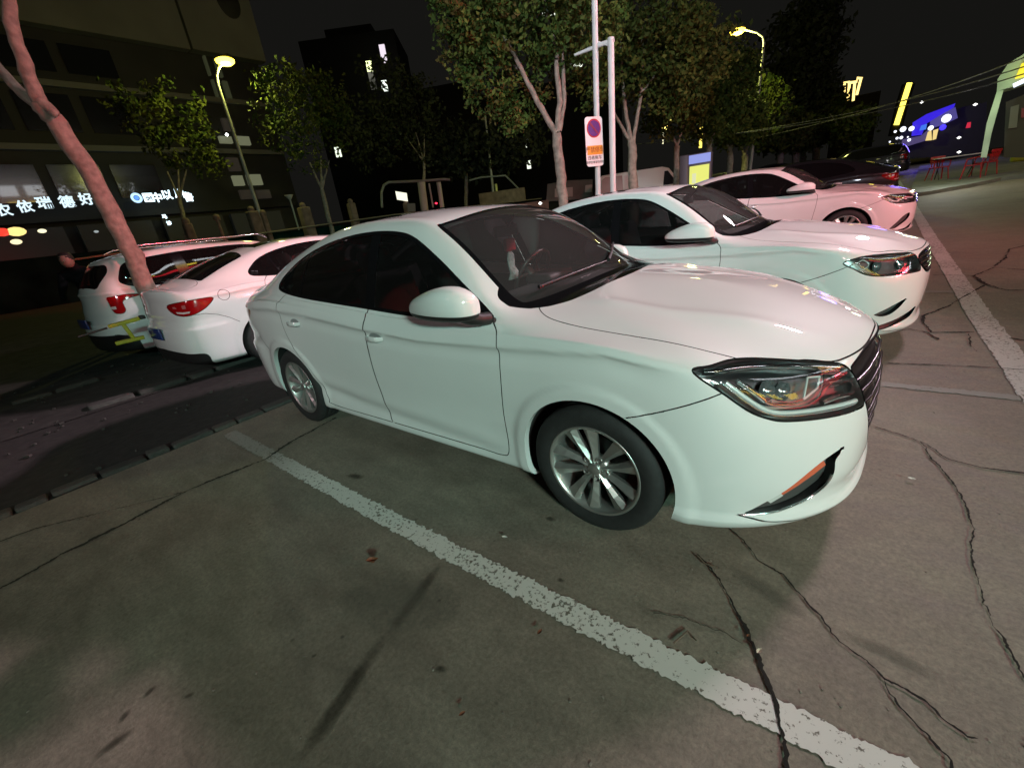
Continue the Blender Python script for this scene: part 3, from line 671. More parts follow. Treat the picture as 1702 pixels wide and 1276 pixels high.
CFG1=dict(handle_mat=mat('handle_silver',(.85,.87,.86),.22,.25,1.),bulge=[lip,shoulder_front,rear_ledge],table=sedan_table(),paint=WHITE,arches=[(0,.312,.368),(-2.68,.312,.368)],crease=[crease_door,crease_shoulder],dlo=DLO,
  cowl=[(-.155,0),(-.175,-.25),(-.225,-.5),(-.30,-.63),(-.375,-.70,1),(-.47,-.745,1),(-.56,-.70),(-.60,-.4),(-.6,0,1),(-.6,.2,1),(-.155,.2,1)],
  wind=[(-.27,.2,1),(-.27,0),(-.285,-.25),(-.33,-.48),(-.405,-.655),(-.46,-.685),(-.58,-.672),(-.8,-.625),(-.97,-.588),(-1.025,-.566),(-1.015,-.545),(-.985,-.3),(-.97,0),(-.97,.2,1)],
  back=[(-2.52,0),(-2.54,-.3),(-2.59,-.52),(-2.64,-.555),(-2.9,-.585),(-3.10,-.61),(-3.16,-.585),(-3.20,-.3),(-3.22,0),(-3.22,.2,1),(-2.52,.2,1)],
  sun=[(-1.55,0),(-1.56,-.36),(-1.60,-.40),(-2.28,-.40),(-2.33,-.36),(-2.35,0),(-2.35,.2,1),(-1.55,.2,1)],
  head=[(-.455,.842),(-.33,.762),(-.22,.695),(-.13,.662),(-.05,.645),(.15,.628),(.40,.613),(.47,.616),(.445,.687),(.385,.755),(.34,.778,1),(.1,.812),(-.2,.846),(-.36,.850)],
  grille=[(0,.79),(-.2,.783),(-.40,.765),(-.445,.745),(-.435,.68),(-.40,.56),(-.36,.45),(-.30,.35),(-.2,.315),(0,.31),(.2,.31,1),(.2,.79,1)],
  fog=[(-.235,.262,1),(-.16,.295),(-.04,.365),(.08,.435),(.18,.475),(.30,.50,1),(.27,.47),(.245,.455),(.25,.40),(.22,.345),(.13,.30),(0,.275)],
  fogtrim=[(-.225,.262),(-.1,.264),(0,.272),(.13,.298),(.21,.34),(.24,.395)],
  diffuser=[(-2.62,.16,1),(-2.62,.33),(-2.9,.36),(-3.2,.38),(-3.78,.40,1),(-3.78,.16,1)],
  fogbits=[('light_strip',[(-.12,.335),(-.06,.37),(.02,.410),(.10,.445),(.17,.468),(.19,.445),(.12,.418),(.04,.382),(-.03,.345),(-.085,.312)],mat('painted_red_reflection',(.75,.16,.08),.25,.2,.6),.004),('strip_white_end',[(-.12,.335),(-.09,.352),(-.06,.370),(-.03,.345),(-.055,.33),(-.085,.312)],mat('strip_white_end',(.75,.78,.76),.25,.2,.6),.001)],  # red neon reflection painted into the strip's colour, its end painted white
  hood=[(-.16,0),(-.18,-.25),(-.23,-.5),(-.305,-.635),(-.345,-.67),(-.25,-.745),(-.10,-.772),(.1,-.775),(.27,-.765),(.40,-.745),(.51,-.705),(.60,-.66),(.70,-.55),(.80,-.46),(.875,-.25),(.905,0),(.905,.2,1),(-.16,.2,1)],
  fdoor=[(-.432,.90),(-.448,.945),(-.497,.986,1),(-.52,1.005,1),(-.9,1.10,1),(-1.48,1.12,1),(-1.470,1.0),(-1.49,.80),(-1.515,.55),(-1.505,.30),(-1.48,.245,1),(-.56,.245,1),(-.49,.28),(-.475,.5),(-.44,.75)],
  rdoor=[(-1.474,1.0),(-1.494,.80),(-1.519,.55),(-1.509,.30),(-1.484,.245,1),(-2.18,.245),(-2.25,.30),(-2.30,.45),(-2.42,.60),(-2.53,.75),(-2.56,.90),(-2.56,1.02),(-2.45,1.12,1),(-1.48,1.12,1)],
  lines=[(P_r,[(-2.10,.62),(-2.2,.70),(-2.32,.76),(-2.45,.80),(-2.58,.802)],lambda C:(C[:,0]<-2.8)&(C[:,1]<-.5)),
         (P_side,[(.18,.640),(.28,.672),(.40,.722),(.52,.775)],lambda C:(C[:,1]<-.6)&(C[:,0]>.1)),
         (P_q,[(-.24,.262),(-.10,.235),(.10,.212),(.40,.205),(.6,.205)],lambda C:(C[:,0]>.3)&(C[:,2]<.4))],
  pillars=[(-1.44,-1.53),(-2.30,-2.325)],handles=(-1.40,-2.37),hz=(.842,.885),far_mirror=(-.13,-.06),
  lampbits=[('chrome',[(-.40,.842),(-.2,.832),(.0,.812),(.2,.79),(.33,.768)],.012,.013),
            ('drl',[(-.31,.800),(-.23,.745),(-.14,.695),(-.05,.672),(.10,.660),(.24,.652),(.42,.640)],.010,.0085),
            ('chrome',[(-.34,.805),(-.25,.74),(-.15,.685),(-.05,.66),(.1,.647),(.3,.635),(.44,.628)],.006,.004),
            ('chrome',[(-.24,.80),(-.17,.755),(-.12,.72)],.02,.012),
            ('chrome',[(-.12,.72),(-.07,.70),(.05,.69)],.025,.006),
            ('drl',[(.08,.70),(.17,.725)],.008,.004),('drl',[(.17,.725),(.20,.76)],.008,.004),('drl',[(.20,.76),(.13,.765)],.008,.004),('drl',[(.13,.765),(.08,.70)],.008,.004),
            ('chrome',[(.22,.765),(.17,.70),(.10,.685)],.004,.003),
            ('red',[(.22,.775),(.30,.765),(.38,.745)],.02,.014),('red',[(.25,.725),(.33,.72),(.41,.71)],.018,.012),('red',[(.2,.672),(.3,.675),(.43,.665)],.02,.010)],
  projectors=[(-.06,.745,.036),(.02,.735,.030)],
  grillebars=[([(-.41,.70),(-.3,.705),(-.15,.72),(0,.735)],.0065,.012),([(-.40,.655),(-.3,.655),(-.15,.665),(0,.68)],.0065,.012),([(-.385,.605),(-.3,.60),(-.15,.61),(0,.62)],.0065,.012),([(-.37,.55),(-.3,.55),(-.15,.555),(0,.56)],.0065,.012),([(-.35,.50),(-.15,.50),(0,.505)],.0065,.012),([(-.33,.45),(-.15,.445),(0,.45)],.006,.012)],
  wipers=[[(-.425,-.55),(-.37,-.35),(-.345,-.15),(-.34,.02)],[(-.345,.06),(-.40,.22),(-.45,.34),(-.52,.50)]],
)
def variant(base,**kw):
    d=dict(base); d.update(kw); return d
# second and third white sedans: wide flat lamps, chrome bars across the grille, two-level lower intake
VHEAD=[(-.45,.775),(-.36,.725),(-.26,.680),(-.12,.655),(.1,.645),(.32,.640),(.44,.645),(.43,.70),(.39,.755),(.30,.780),(.05,.795),(-.2,.805),(-.33,.802)]
VGR=[(0,.775),(-.2,.772),(-.38,.757),(-.435,.73),(-.43,.68),(-.38,.63),(-.30,.605),(-.15,.60),(0,.598),(.2,.598,1),(.2,.775,1)]
CFG2=variant({k:v for k,v in CFG1.items() if k!='fogtrim'},head=VHEAD,grille=VGR,
  fog=[(-.13,.365,1),(-.02,.40),(.10,.435),(.24,.470,1),(.19,.43),(.12,.385),(.04,.350),(-.05,.345)],
  intake=[[(-.16,.255,1),(0,.275),(.2,.31),(.40,.37,1),(.44,.36),(.40,.30),(.2,.262),(0,.238),(-.1,.235)]],fogbits=[],
  lampbits=[('red',[(-.22,.795),(0,.788),(.2,.778),(.36,.765)],.008,.006),('drl',[(-.34,.755),(-.27,.715),(-.20,.75),(-.26,.785),(-.34,.755)],.012,.004),('chrome',[(-.38,.735),(-.26,.69),(-.12,.665),(.1,.655),(.4,.655)],.008,.006),
     ('chrome',[(.14,.765),(.17,.70),(.13,.67)],.02,.006),('red',[(-.1,.665),(.1,.66),(.4,.66)],.02,.006),('chrome',[(.22,.74),(.32,.72),(.40,.73)],.02,.006),('chrome',[(.20,.69),(.30,.70),(.42,.70)],.02,.005)],
  projectors=[(-.06,.728,.040),(.24,.715,.030)],
  grillebars=[([(-.41,.738),(-.3,.738),(-.15,.742),(0,.745)],.010,.006),([(-.42,.700),(-.3,.700),(-.15,.705),(0,.706)],.010,.006),([(-.39,.663),(-.3,.660),(-.15,.664),(0,.665)],.010,.006),([(-.33,.628),(-.2,.626),(0,.626)],.009,.006)])
CFG3=variant(CFG2,fog=[(-.22,.255,1),(-.12,.33),(0,.42),(.12,.47),(.22,.48),(.23,.43),(.14,.36),(0,.29),(-.1,.255)],intake=[[(-.05,.225,1),(.2,.25),(.42,.31,1),(.44,.28),(.3,.235),(.1,.212)]],
  lampbits=[('drl',[(-.34,.765),(-.25,.715),(-.1,.69),(-.02,.72)],.010,.012),('drl',[(.12,.74),(.3,.72),(.4,.72)],.012,.012),('chrome',[(-.38,.735),(-.26,.69),(-.12,.665),(.1,.655),(.4,.655)],.008,.006),('red',[(-.12,.74),(-.02,.70),(.06,.74),(.10,.70)],.014,.016),('red',[(-.1,.665),(.1,.66),(.4,.66)],.02,.006)])
TAILP=[(-2.30,.955),(-2.45,.972),(-2.75,.965),(-3.02,.945),(-3.10,.915),(-3.02,.86),(-2.85,.815),(-2.62,.805),(-2.42,.86)]
CFG1['tail']=TAILP; CFG2['tail']=TAILP; CFG3['tail']=TAILP
PLATE=mat('plate_blue',(.01,.03,.14),.4,0,.5)
def short_tail():
    A=sedan_table(); x=A[:,:,0]; A[:,:,0]=np.where(x<-3.4,-3.4+(x+3.4)*.62,x); return A
CFG4=variant(CFG2,table=short_tail(),tailbits=[('lamp_band',[(-2.5,.925),(-2.7,.925),(-2.95,.915),(-2.92,.895),(-2.7,.885),(-2.52,.895)],mat('tail_pink',(.40,.10,.10),.2,0,.6),-.004),('reverse_lamp',[(-2.62,.85),(-2.75,.85),(-2.88,.86),(-2.86,.84),(-2.74,.828),(-2.64,.832)],mat('tail_clear',(.6,.5,.5),.2,0,.6),-.004)],
   trunk=[(-3.22,.2,1),(-3.22,0),(-3.215,-.4),(-3.19,-.60),(-3.25,-.66),(-3.40,-.62),(-3.47,-.52),(-3.495,-.3),(-3.50,0),(-3.50,.2,1)],
   lines=CFG1['lines']+[(P_side,[(-3.06+.1*math.cos(a)*.62,.965+.1*math.sin(a)*.62) for a in np.linspace(0,2*math.pi,17)],lambda C:(C[:,1]<-.6)&(C[:,0]<-2.8))])
def suv_table():
    T=sedan_table(); A=T.copy()
    # taller body
    z=A[:,:,2]; A[:,:,2]=np.where(z<.9,z*1.06,.954+(z-.9)*1.10)
    # hatchback tail: roof carried back
    rows={14:(-2.4,1.60,1.66),15:(-2.75,1.585,1.645),16:(-3.05,1.56,1.615),17:(-3.25,1.52,1.57)}
    for i,(x,zr,zc) in rows.items():
        A[i,8]=(x,-.85 if i<17 else -.80,1.13); A[i,9]=(x-.02,-.775 if i<17 else -.73,1.34); A[i,10]=(x-.02,-.64 if i<17 else -.60,zr); A[i,11]=(x-.02,-.50,zr+.03); A[i,12]=(x-.02,-.28,zc-.01); A[i,13]=(x-.02,0,zc)
    A[18,6]=(-3.44,-.775,1.06);A[18,7]=(-3.44,-.755,1.12); A[18,8]=(-3.43,-.725,1.20); A[18,9]=(-3.38,-.68,1.34); A[18,10]=(-3.30,-.58,1.48); A[18,11]=(-3.32,-.45,1.52); A[18,12]=(-3.33,-.25,1.54); A[18,13]=(-3.34,0,1.545)
    A[19,6]=(-3.60,-.54,1.06);A[19,7]=(-3.58,-.53,1.13); A[19,8]=(-3.55,-.50,1.21); A[19,9]=(-3.49,-.46,1.33); A[19,10]=(-3.42,-.42,1.43); A[19,11]=(-3.39,-.36,1.475); A[19,12]=(-3.38,-.22,1.50); A[19,13]=(-3.37,0,1.515)
    A[20,6]=(-3.65,0,1.06);A[20,7]=(-3.63,0,1.13); A[20,8]=(-3.60,0,1.21); A[20,9]=(-3.54,0,1.32); A[20,10]=(-3.48,0,1.41); A[20,11]=(-3.44,0,1.45); A[20,12]=(-3.41,0,1.475); A[20,13]=(-3.385,0,1.49)
    A[13,9:,2]=[1.33,1.59,1.62,1.645,1.655]
    for i in range(10,18): A[i,9,1]=-.815+(.02 if i==17 else 0); A[i,10,1]=-.72+(.06 if i>15 else 0)
    return A
CFG5=variant(CFG2,diffuser=[(-2.62,.16,1),(-2.62,.40),(-2.9,.50),(-3.2,.53),(-3.78,.55,1),(-3.78,.16,1)],table=suv_table(),arches=[(0,.335,.385),(-2.68,.335,.385)],wr=.335,
  dlo=[(-.50,1.045,1),(-.75,1.045),(-1.10,1.05),(-1.6,1.07),(-2.19,1.09),(-2.75,1.10),(-3.05,1.12),(-3.22,1.15),(-3.33,1.22),(-3.30,1.33),(-3.22,1.445),(-3.05,1.495),(-2.6,1.53),(-2.2,1.54),(-1.9,1.54),(-1.6,1.535),(-1.33,1.51),(-1.15,1.465),(-.95,1.36),(-.75,1.22),(-.6,1.12)],
  back=[(-3.40,0),(-3.395,-.3),(-3.36,-.50),(-3.40,-.60),(-3.50,-.56),(-3.57,-.45),(-3.60,0),(-3.60,.2,1),(-3.40,.2,1)],
  tail=[(-2.32,1.01),(-2.5,1.045),(-2.75,1.04),(-2.88,1.03),(-2.86,.95),(-2.84,.86),(-2.78,.80),(-2.66,.79),(-2.60,.84),(-2.60,.95),(-2.50,.985)],
  tailbits=[('lamp_band',[(-2.74,.90),(-2.80,.90),(-2.85,.90),(-2.85,.87),(-2.80,.86),(-2.74,.86)],mat('tail_clear',(.6,.5,.5),.2,0,.6),-.004)],
  hood=[(x,y)+tuple(r) for x,y,*r in CFG1['hood']],
  fdoor=[(x,z*1.06)+tuple(r) for x,z,*r in CFG1['fdoor']],rdoor=[(x,z*1.06)+tuple(r) for x,z,*r in CFG1['rdoor']],
  head=[(x,z*1.06) for x,z in VHEAD],grille=[(x,z*1.06)+tuple(r) for x,z,*r in VGR],pillars=[(-1.44,-1.53),(-2.42,-2.58),(-3.0,-3.02)],mir=(-.6,1.16),hz=(.93,.96),lines=[])
CFG5.pop('sun'); CFG5['trunk']=[(-3.60,.2,1),(-3.60,0),(-3.58,-.4),(-3.60,-.5),(-3.66,-.4),(-3.69,0),(-3.69,.2,1)]
CFG5.pop('trunk')

# ---------------------------------------------------------------- terrain
def gz(x,y): return .028*max(0.,min(y,60)-3.5)+.055*max(0.,-x-10.5)*(1 if x>-60 else 0)+(2.7 if x<=-60 else 0)
def ground_at(px,py,extra=0.):
    d=ray(px,py); t=.5
    for _ in range(4000):
        p=CAM+d*t
        if p[2]<=gz(p[0],p[1])+extra: return p
        t*=1.003
        if t>400: break
    return CAM+d*t
CONC=mat('concrete',(.2,.19,.16),.8)
def make_concrete(m):
    nt=m.node_tree; b=nt.nodes['Principled BSDF']; L=nt.links; N=nt.nodes.new
    tc=N('ShaderNodeTexCoord')
    def noise(sc,det=8,rough=.6,stretch=None):
        n=N('ShaderNodeTexNoise'); n.inputs['Scale'].default_value=sc; n.inputs['Detail'].default_value=det; n.inputs['Roughness'].default_value=rough
        if stretch:
            mp=N('ShaderNodeMapping'); mp.inputs['Scale'].default_value=stretch; L.new(tc.outputs['Object'],mp.inputs[0]); L.new(mp.outputs[0],n.inputs['Vector'])
        else: L.new(tc.outputs['Object'],n.inputs['Vector'])
        return n
    def mr(src,a,bb,c,d):
        r=N('ShaderNodeMapRange'); r.inputs[1].default_value=a; r.inputs[2].default_value=bb; r.inputs[3].default_value=c; r.inputs[4].default_value=d; L.new(src,r.inputs[0]); return r.outputs[0]
    def mul(a,bb):
        q=N('ShaderNodeMath'); q.operation='MULTIPLY'; L.new(a,q.inputs[0]); L.new(bb,q.inputs[1]); return q.outputs[0]
    n1=noise(.9,5,.55); n2=noise(3.2,8,.65,(1,2.2,1)); n3=noise(60,3,.8); n4=noise(13,6,.7)
    v=mul(mul(mr(n1.outputs[0],.36,.64,.80,1.14),mr(n2.outputs[0],.36,.64,.84,1.12)),mul(mr(n3.outputs[0],.3,.7,.72,1.24),mr(n4.outputs[0],.32,.68,.88,1.08)))
    # small dark pits
    vo=N('ShaderNodeTexVoronoi'); vo.inputs['Scale'].default_value=5.5; L.new(tc.outputs['Object'],vo.inputs['Vector'])
    v=mul(v,mr(vo.outputs['Distance'],.02,.06,.55,1.))
    mx=N('ShaderNodeMix'); mx.data_type='RGBA'; mx.inputs[6].default_value=(.238,.205,.160,1); mx.inputs[7].default_value=(.212,.194,.150,1)
    L.new(mr(n1.outputs[0],.4,.6,0,1),mx.inputs[0])
    sc=N('ShaderNodeVectorMath'); sc.operation='SCALE'; L.new(mx.outputs[2],sc.inputs[0]); L.new(v,sc.inputs['Scale']); L.new(sc.outputs[0],b.inputs['Base Color'])
    L.new(mr(n2.outputs[0],.3,.7,.62,.85),b.inputs['Roughness'])
    bp=N('ShaderNodeBump'); bp.inputs['Strength'].default_value=.35; bp.inputs['Distance'].default_value=.006; L.new(n3.outputs[0],bp.inputs['Height']); L.new(bp.outputs[0],b.inputs['Normal'])
make_concrete(CONC)
ASPH=mat('dark_asphalt',(.020,.019,.017),.9,noise=(14,.35),bump=.3)
ROADM=mat('road_asphalt',(.030,.030,.027),.85,noise=(6,.3),bump=.2)
def sheet(name,x0,x1,y0,y1,mt,dz=0.,nx=40,ny=40,jx=0):
    xs=np.linspace(x0,x1,nx+1); ys=np.linspace(y0,y1,ny+1); V=[];F=[]
    for x in xs:
        for y in ys: V.append((x,y,gz(x,y)+dz))
    for i in range(nx):
        for j in range(ny): a=i*(ny+1)+j; F.append((a,a+ny+1,a+ny+2,a+1))
    return tag(link(name,npmesh(name,V,F,mt,smooth=True)),kind='structure')
# concrete lot with real grooves is the top sheet; a huge base sheet reaches the horizon
sheet('ground',-260,260,-120,420,ROADM,-.03,104,108)
sheet('parking_lot',-3.36,40,-25,64,CONC,0,40,178)
sheet('planting_strip',-5.55,-3.36,-25,60,ASPH,-.012,8,170)
sheet('parking_lane',-15,-5.55,-25,60,mat('old_paving',(.028,.027,.024),.9,noise=(5,.5),bump=.4),-.006,20,170)
WP=mat('worn_line_paint',(.6,.6,.56),.7)
def worn(m,base=(.66,.66,.61),under=(.11,.103,.085),lo=.40,hi=.52,sc=24,fade=None):
    nt=m.node_tree; b=nt.nodes['Principled BSDF']; L=nt.links; N=nt.nodes.new; tc=N('ShaderNodeTexCoord')
    n=N('ShaderNodeTexNoise'); n.inputs['Scale'].default_value=sc; n.inputs['Detail'].default_value=6; n.inputs['Roughness'].default_value=.65; L.new(tc.outputs['Object'],n.inputs['Vector'])
    n2=N('ShaderNodeTexNoise'); n2.inputs['Scale'].default_value=2.; n2.inputs['Detail'].default_value=3; L.new(tc.outputs['Object'],n2.inputs['Vector'])
    ad=N('ShaderNodeMath'); ad.operation='MULTIPLY_ADD'; L.new(n2.outputs[0],ad.inputs[0]); ad.inputs[1].default_value=.25; L.new(n.outputs[0],ad.inputs[2])
    r=N('ShaderNodeMapRange'); r.inputs[1].default_value=lo+.125-.025; r.inputs[2].default_value=lo+.125+.025; L.new(ad.outputs[0],r.inputs[0])
    mx=N('ShaderNodeMix'); mx.data_type='RGBA'; mx.inputs[6].default_value=(*under,1); mx.inputs[7].default_value=(*base,1); 
    src=r.outputs[0]
    if fade:
        sx=N('ShaderNodeSeparateXYZ'); L.new(tc.outputs['Object'],sx.inputs[0]); q=N('ShaderNodeMapRange'); q.inputs[1].default_value=fade[0]; q.inputs[2].default_value=fade[1]; q.inputs[3].default_value=.28; q.inputs[4].default_value=1; L.new(sx.outputs[0],q.inputs[0])
        nm=N('ShaderNodeMath'); nm.operation='MULTIPLY'; L.new(src,nm.inputs[0]); L.new(q.outputs[0],nm.inputs[1]); src=nm.outputs[0]
    L.new(src,mx.inputs[0]); L.new(mx.outputs[2],b.inputs['Base Color'])
worn(WP,lo=.415,sc=62,fade=(-2.5,-1.75),under=(.15,.14,.11))
WP2=mat('front_line_paint',(.5,.5,.48),.7); worn(WP2,(.50,.50,.47),(.13,.12,.10),.43,.52,40)
WPF=mat('faded_line_paint',(.4,.4,.37),.75); worn(WPF,(.24,.24,.215),(.12,.11,.09),.34,.62,9)
random.seed(5)
def stripe(name,pts,w,mt,dz=.004,jit=.0045,step=.008):
    V=[];F=[]; pts=[np.array(p,float) for p in pts]; out=[]
    for a,b in zip(pts[:-1],pts[1:]):
        n=max(1,int(np.linalg.norm(b-a)/step)); out+=[a+(b-a)*k/n for k in range(n)]
    out.append(pts[-1]); n=len(out)
    jl=jr=0
    for i,p in enumerate(out):
        t=out[min(i+1,n-1)]-out[max(i-1,0)]; t/=np.linalg.norm(t); nn=np.array([-t[1],t[0]])
        jl=jl*.45+random.gauss(0,jit); jr=jr*.45+random.gauss(0,jit)
        for s,j in ((1,jl),(-1,jr)):
            q=p+nn*s*(w/2+j); V.append((q[0],q[1],gz(q[0],q[1])+dz))
    for i in range(n-1): F.append((2*i,2*i+1,2*i+3,2*i+2))
    return tag(link(name,npmesh(name,V,F,mt)),kind='structure')
stripe('bay_line',[(-3.22,-1.35),(-1.93,-1.352),(-.5,-1.352),(1.9,-1.30)],.104,WP)
stripe('bay_line',[(-3.0,1.37),(1.72,1.38)],.085,WPF)
stripe('bay_line',[(-3.0,4.3),(1.72,4.36)],.085,WPF,jit=.003,step=.05)
stripe('bay_line',[(-3.0,7.1),(1.72,7.15)],.085,WPF,jit=.003,step=.05)
stripe('bay_line',[(-3.0,9.95),(1.72,9.95)],.085,WPF,jit=.003,step=.05)
stripe('front_line',[(1.80,1.30),(1.80,4.3),(1.80,8.),(1.84,14),(1.9,26)],.17,WP2,dz=.004,jit=.004,step=.02)
# ---- cracks: thin dark grooves opened in the slab
CRK=mat('crack_dark',(.012,.010,.008),1.)
def haze_mat():
    m=bpy.data.materials.new('crack_dust'); m.use_nodes=True; nt=m.node_tree; nt.nodes.clear(); N=nt.nodes.new; L=nt.links
    o=N('ShaderNodeOutputMaterial'); t=N('ShaderNodeBsdfTransparent'); d=N('ShaderNodeBsdfDiffuse'); d.inputs[0].default_value=(.045,.038,.028,1); mx=N('ShaderNodeMixShader')
    tc=N('ShaderNodeTexCoord'); n=N('ShaderNodeTexNoise'); n.inputs['Scale'].default_value=45; n.inputs['Detail'].default_value=6; L.new(tc.outputs['Object'],n.inputs['Vector'])
    r=N('ShaderNodeMapRange'); r.inputs[1].default_value=.40; r.inputs[2].default_value=.62; r.inputs[3].default_value=0; r.inputs[4].default_value=.5; L.new(n.outputs[0],r.inputs[0])
    L.new(r.outputs[0],mx.inputs[0]); L.new(t.outputs[0],mx.inputs[1]); L.new(d.outputs[0],mx.inputs[2]); L.new(mx.outputs[0],o.inputs[0]); return m
HALO=haze_mat()
def crack(pix,w0,w1,name='slab_crack',mt=CRK,dz=.0062,jit=.5):
    P=[ground_at(*p) for p in pix]; out=[]; ox=oy=0.
    for a,b in zip(P[:-1],P[1:]):
        L=np.linalg.norm(b-a); n=max(1,int(L/max(.007,L/60)))
        for k in range(n):
            ox=ox*.82+random.gauss(0,.0016); oy=oy*.82+random.gauss(0,.0016); q=a+(b-a)*k/n; q[0]+=ox; q[1]+=oy; out.append(q)
    out.append(P[-1]); n=len(out); V=[];F=[]; jl=jr=0.; big=0.
    for i,p in enumerate(out):
        t=out[min(i+2,n-1)]-out[max(i-2,0)]; t=t[:2]/(np.linalg.norm(t[:2])+1e-9); nn=np.array([-t[1],t[0]])
        w=w0+(w1-w0)*i/n; big=big*.97+random.gauss(0,.09); jl=jl*.5+random.gauss(0,.35); jr=jr*.5+random.gauss(0,.35)
        if i in(0,n-1): w*=.1
        for s_,j in ((1,jl),(-1,jr)):
            h=w/2*max(.12,1+j*.9+big); V.append((p[0]+nn[0]*s_*h,p[1]+nn[1]*s_*h,gz(p[0],p[1])+dz))
    F=[(2*i,2*i+1,2*i+3,2*i+2) for i in range(n-1)]
    return tag(link(name,npmesh(name,V,F,mt)),kind='structure')
crack([(1206,876),(1237,900),(1262,935),(1300,955),(1335,995),(1365,1030),(1395,1070),(1440,1100),(1470,1130),(1500,1145),(1540,1170),(1570,1200),(1605,1225),(1625,1230)],.0045,.0075)
crack([(1468,1130),(1475,1150),(1490,1175),(1515,1200),(1545,1230),(1570,1255),(1585,1290)],.004,.008)
crack([(1158,922),(1180,945),(1195,965),(1215,1000),(1235,1040),(1250,1080),(1265,1115),(1285,1160),(1295,1200),(1305,1250),(1312,1300)],.006,.011)
crack([(1530,735),(1545,760),(1580,800),(1605,840),(1617,880),(1612,920),(1622,950),(1635,1000),(1655,1050),(1680,1090),(1715,1140)],.0045,.008)
crack([(1450,710),(1490,722),(1530,735),(1575,765),(1640,780),(1710,790)],.006,.006)
for pix,w in (([(1475,605),(1560,608),(1640,612),(1710,617)],.012),([(1550,458),(1618,459),(1653,445),(1705,450)],.02),([(1618,459),(1638,473),(1671,483),(1705,483)],.022),([(1653,443),(1671,430),(1678,415),(1705,409)],.022),
              ([(1535,525),(1575,510),(1608,490),(1636,475)],.02),([(1535,525),(1535,538),(1548,553),(1580,553),(1620,553)],.016),([(1473,553),(1513,548),(1540,553),(1560,566)],.016),([(1676,563),(1705,567)],.02),([(1610,555),(1612,575),(1622,585)],.010)):
    crack(pix,w,w*.8)
crack([(-10,985),(50,955),(100,925),(200,875),(310,817),(375,790),(440,765),(480,738),(560,695)],.018,.024,mt=mat('joint_dirt',(.03,.028,.02),1.))
crack([(-10,905),(60,880),(180,850),(310,818)],.012,.012,mt=mat('joint_dirt2',(.07,.066,.052),1.))
crack([(1085,1020),(1140,1030),(1210,1055),(1260,1090)],.006,.003,mt=mat('joint_dirt2',(.07,.066,.052),1.))
# ---- soft stains
def stainmat(name,col,op):
    if name in MATS: return MATS[name]
    m=bpy.data.materials.new(name); m.use_nodes=True; nt=m.node_tree; nt.nodes.clear(); N=nt.nodes.new; L=nt.links
    o=N('ShaderNodeOutputMaterial'); t=N('ShaderNodeBsdfTransparent'); d=N('ShaderNodeBsdfDiffuse'); d.inputs[0].default_value=(*col,1); mx=N('ShaderNodeMixShader')
    tc=N('ShaderNodeTexCoord'); mp=N('ShaderNodeMapping'); mp.inputs['Location'].default_value=(-1,-1,0); mp.inputs['Scale'].default_value=(2,2,0); L.new(tc.outputs['Generated'],mp.inputs[0])
    le=N('ShaderNodeVectorMath'); le.operation='LENGTH'; L.new(mp.outputs[0],le.inputs[0])
    n=N('ShaderNodeTexNoise'); n.inputs['Scale'].default_value=9; n.inputs['Detail'].default_value=5; L.new(tc.outputs['Object'],n.inputs['Vector'])
    a=N('ShaderNodeMath'); a.operation='MULTIPLY_ADD'; L.new(n.outputs[0],a.inputs[0]); a.inputs[1].default_value=.9; L.new(le.outputs['Value'],a.inputs[2])
    r=N('ShaderNodeMapRange'); r.inputs[1].default_value=.75; r.inputs[2].default_value=1.35; r.inputs[3].default_value=op; r.inputs[4].default_value=0; L.new(a.outputs[0],r.inputs[0])
    L.new(r.outputs[0],mx.inputs[0]); L.new(t.outputs[0],mx.inputs[1]); L.new(d.outputs[0],mx.inputs[2]); L.new(mx.outputs[0],o.inputs[0]); MATS[name]=m; return m
STN=stainmat('oil_stain',(.04,.037,.028),.5); STL=stainmat('pale_patch',(.18,.17,.14),.4)
kst=0
def stain(a,b,w,mt=STN,name='ground_stain'):
    global kst; kst+=1
    A=ground_at(*a); B=ground_at(*b); c=(A+B)/2; L=np.linalg.norm((B-A)[:2])+w; an=math.atan2(B[1]-A[1],B[0]-A[0])
    V=[];n=6
    for i in range(n+1):
        for j in range(2):
            u=-L/2+L*i/n; v=(-.5+j)*w; x=c[0]+u*math.cos(an)-v*math.sin(an); y=c[1]+u*math.sin(an)+v*math.cos(an); V.append((x-c[0],y-c[1],0))
    # local frame aligned mesh so that generated coordinates follow it
    V=[(-L/2+L*i/n,(-.5+j)*w,0) for i in range(n+1) for j in range(2)]
    o=link(name,npmesh(name,V,[(2*i,2*i+2,2*i+3,2*i+1) for i in range(n)],mt)); o.location=(c[0],c[1],gz(c[0],c[1])+.0018+.00012*kst); o.rotation_euler=(0,0,an); return tag(o,kind='structure')
stain((735,938),(640,1060),.075); stain((640,1060),(480,1290),.085)
stain((165,1255),(215,1220),.05); stain((245,1155),(255,1145),.035); stain((205,1195),(212,1185),.035); stain((310,1160),(320,1155),.025); stain((725,1113),(740,1115),.032); stain((520,1093),(525,1090),.015)
stain((912,863),(918,865),.045); stain((580,790),(600,795),.07); stain((930,965),(934,966),.03)
stain((1210,940),(1340,1030),.10,STL); stain((1400,1050),(1560,1130),.07,STL)
stain((600,985),(720,1010),.35,STL)
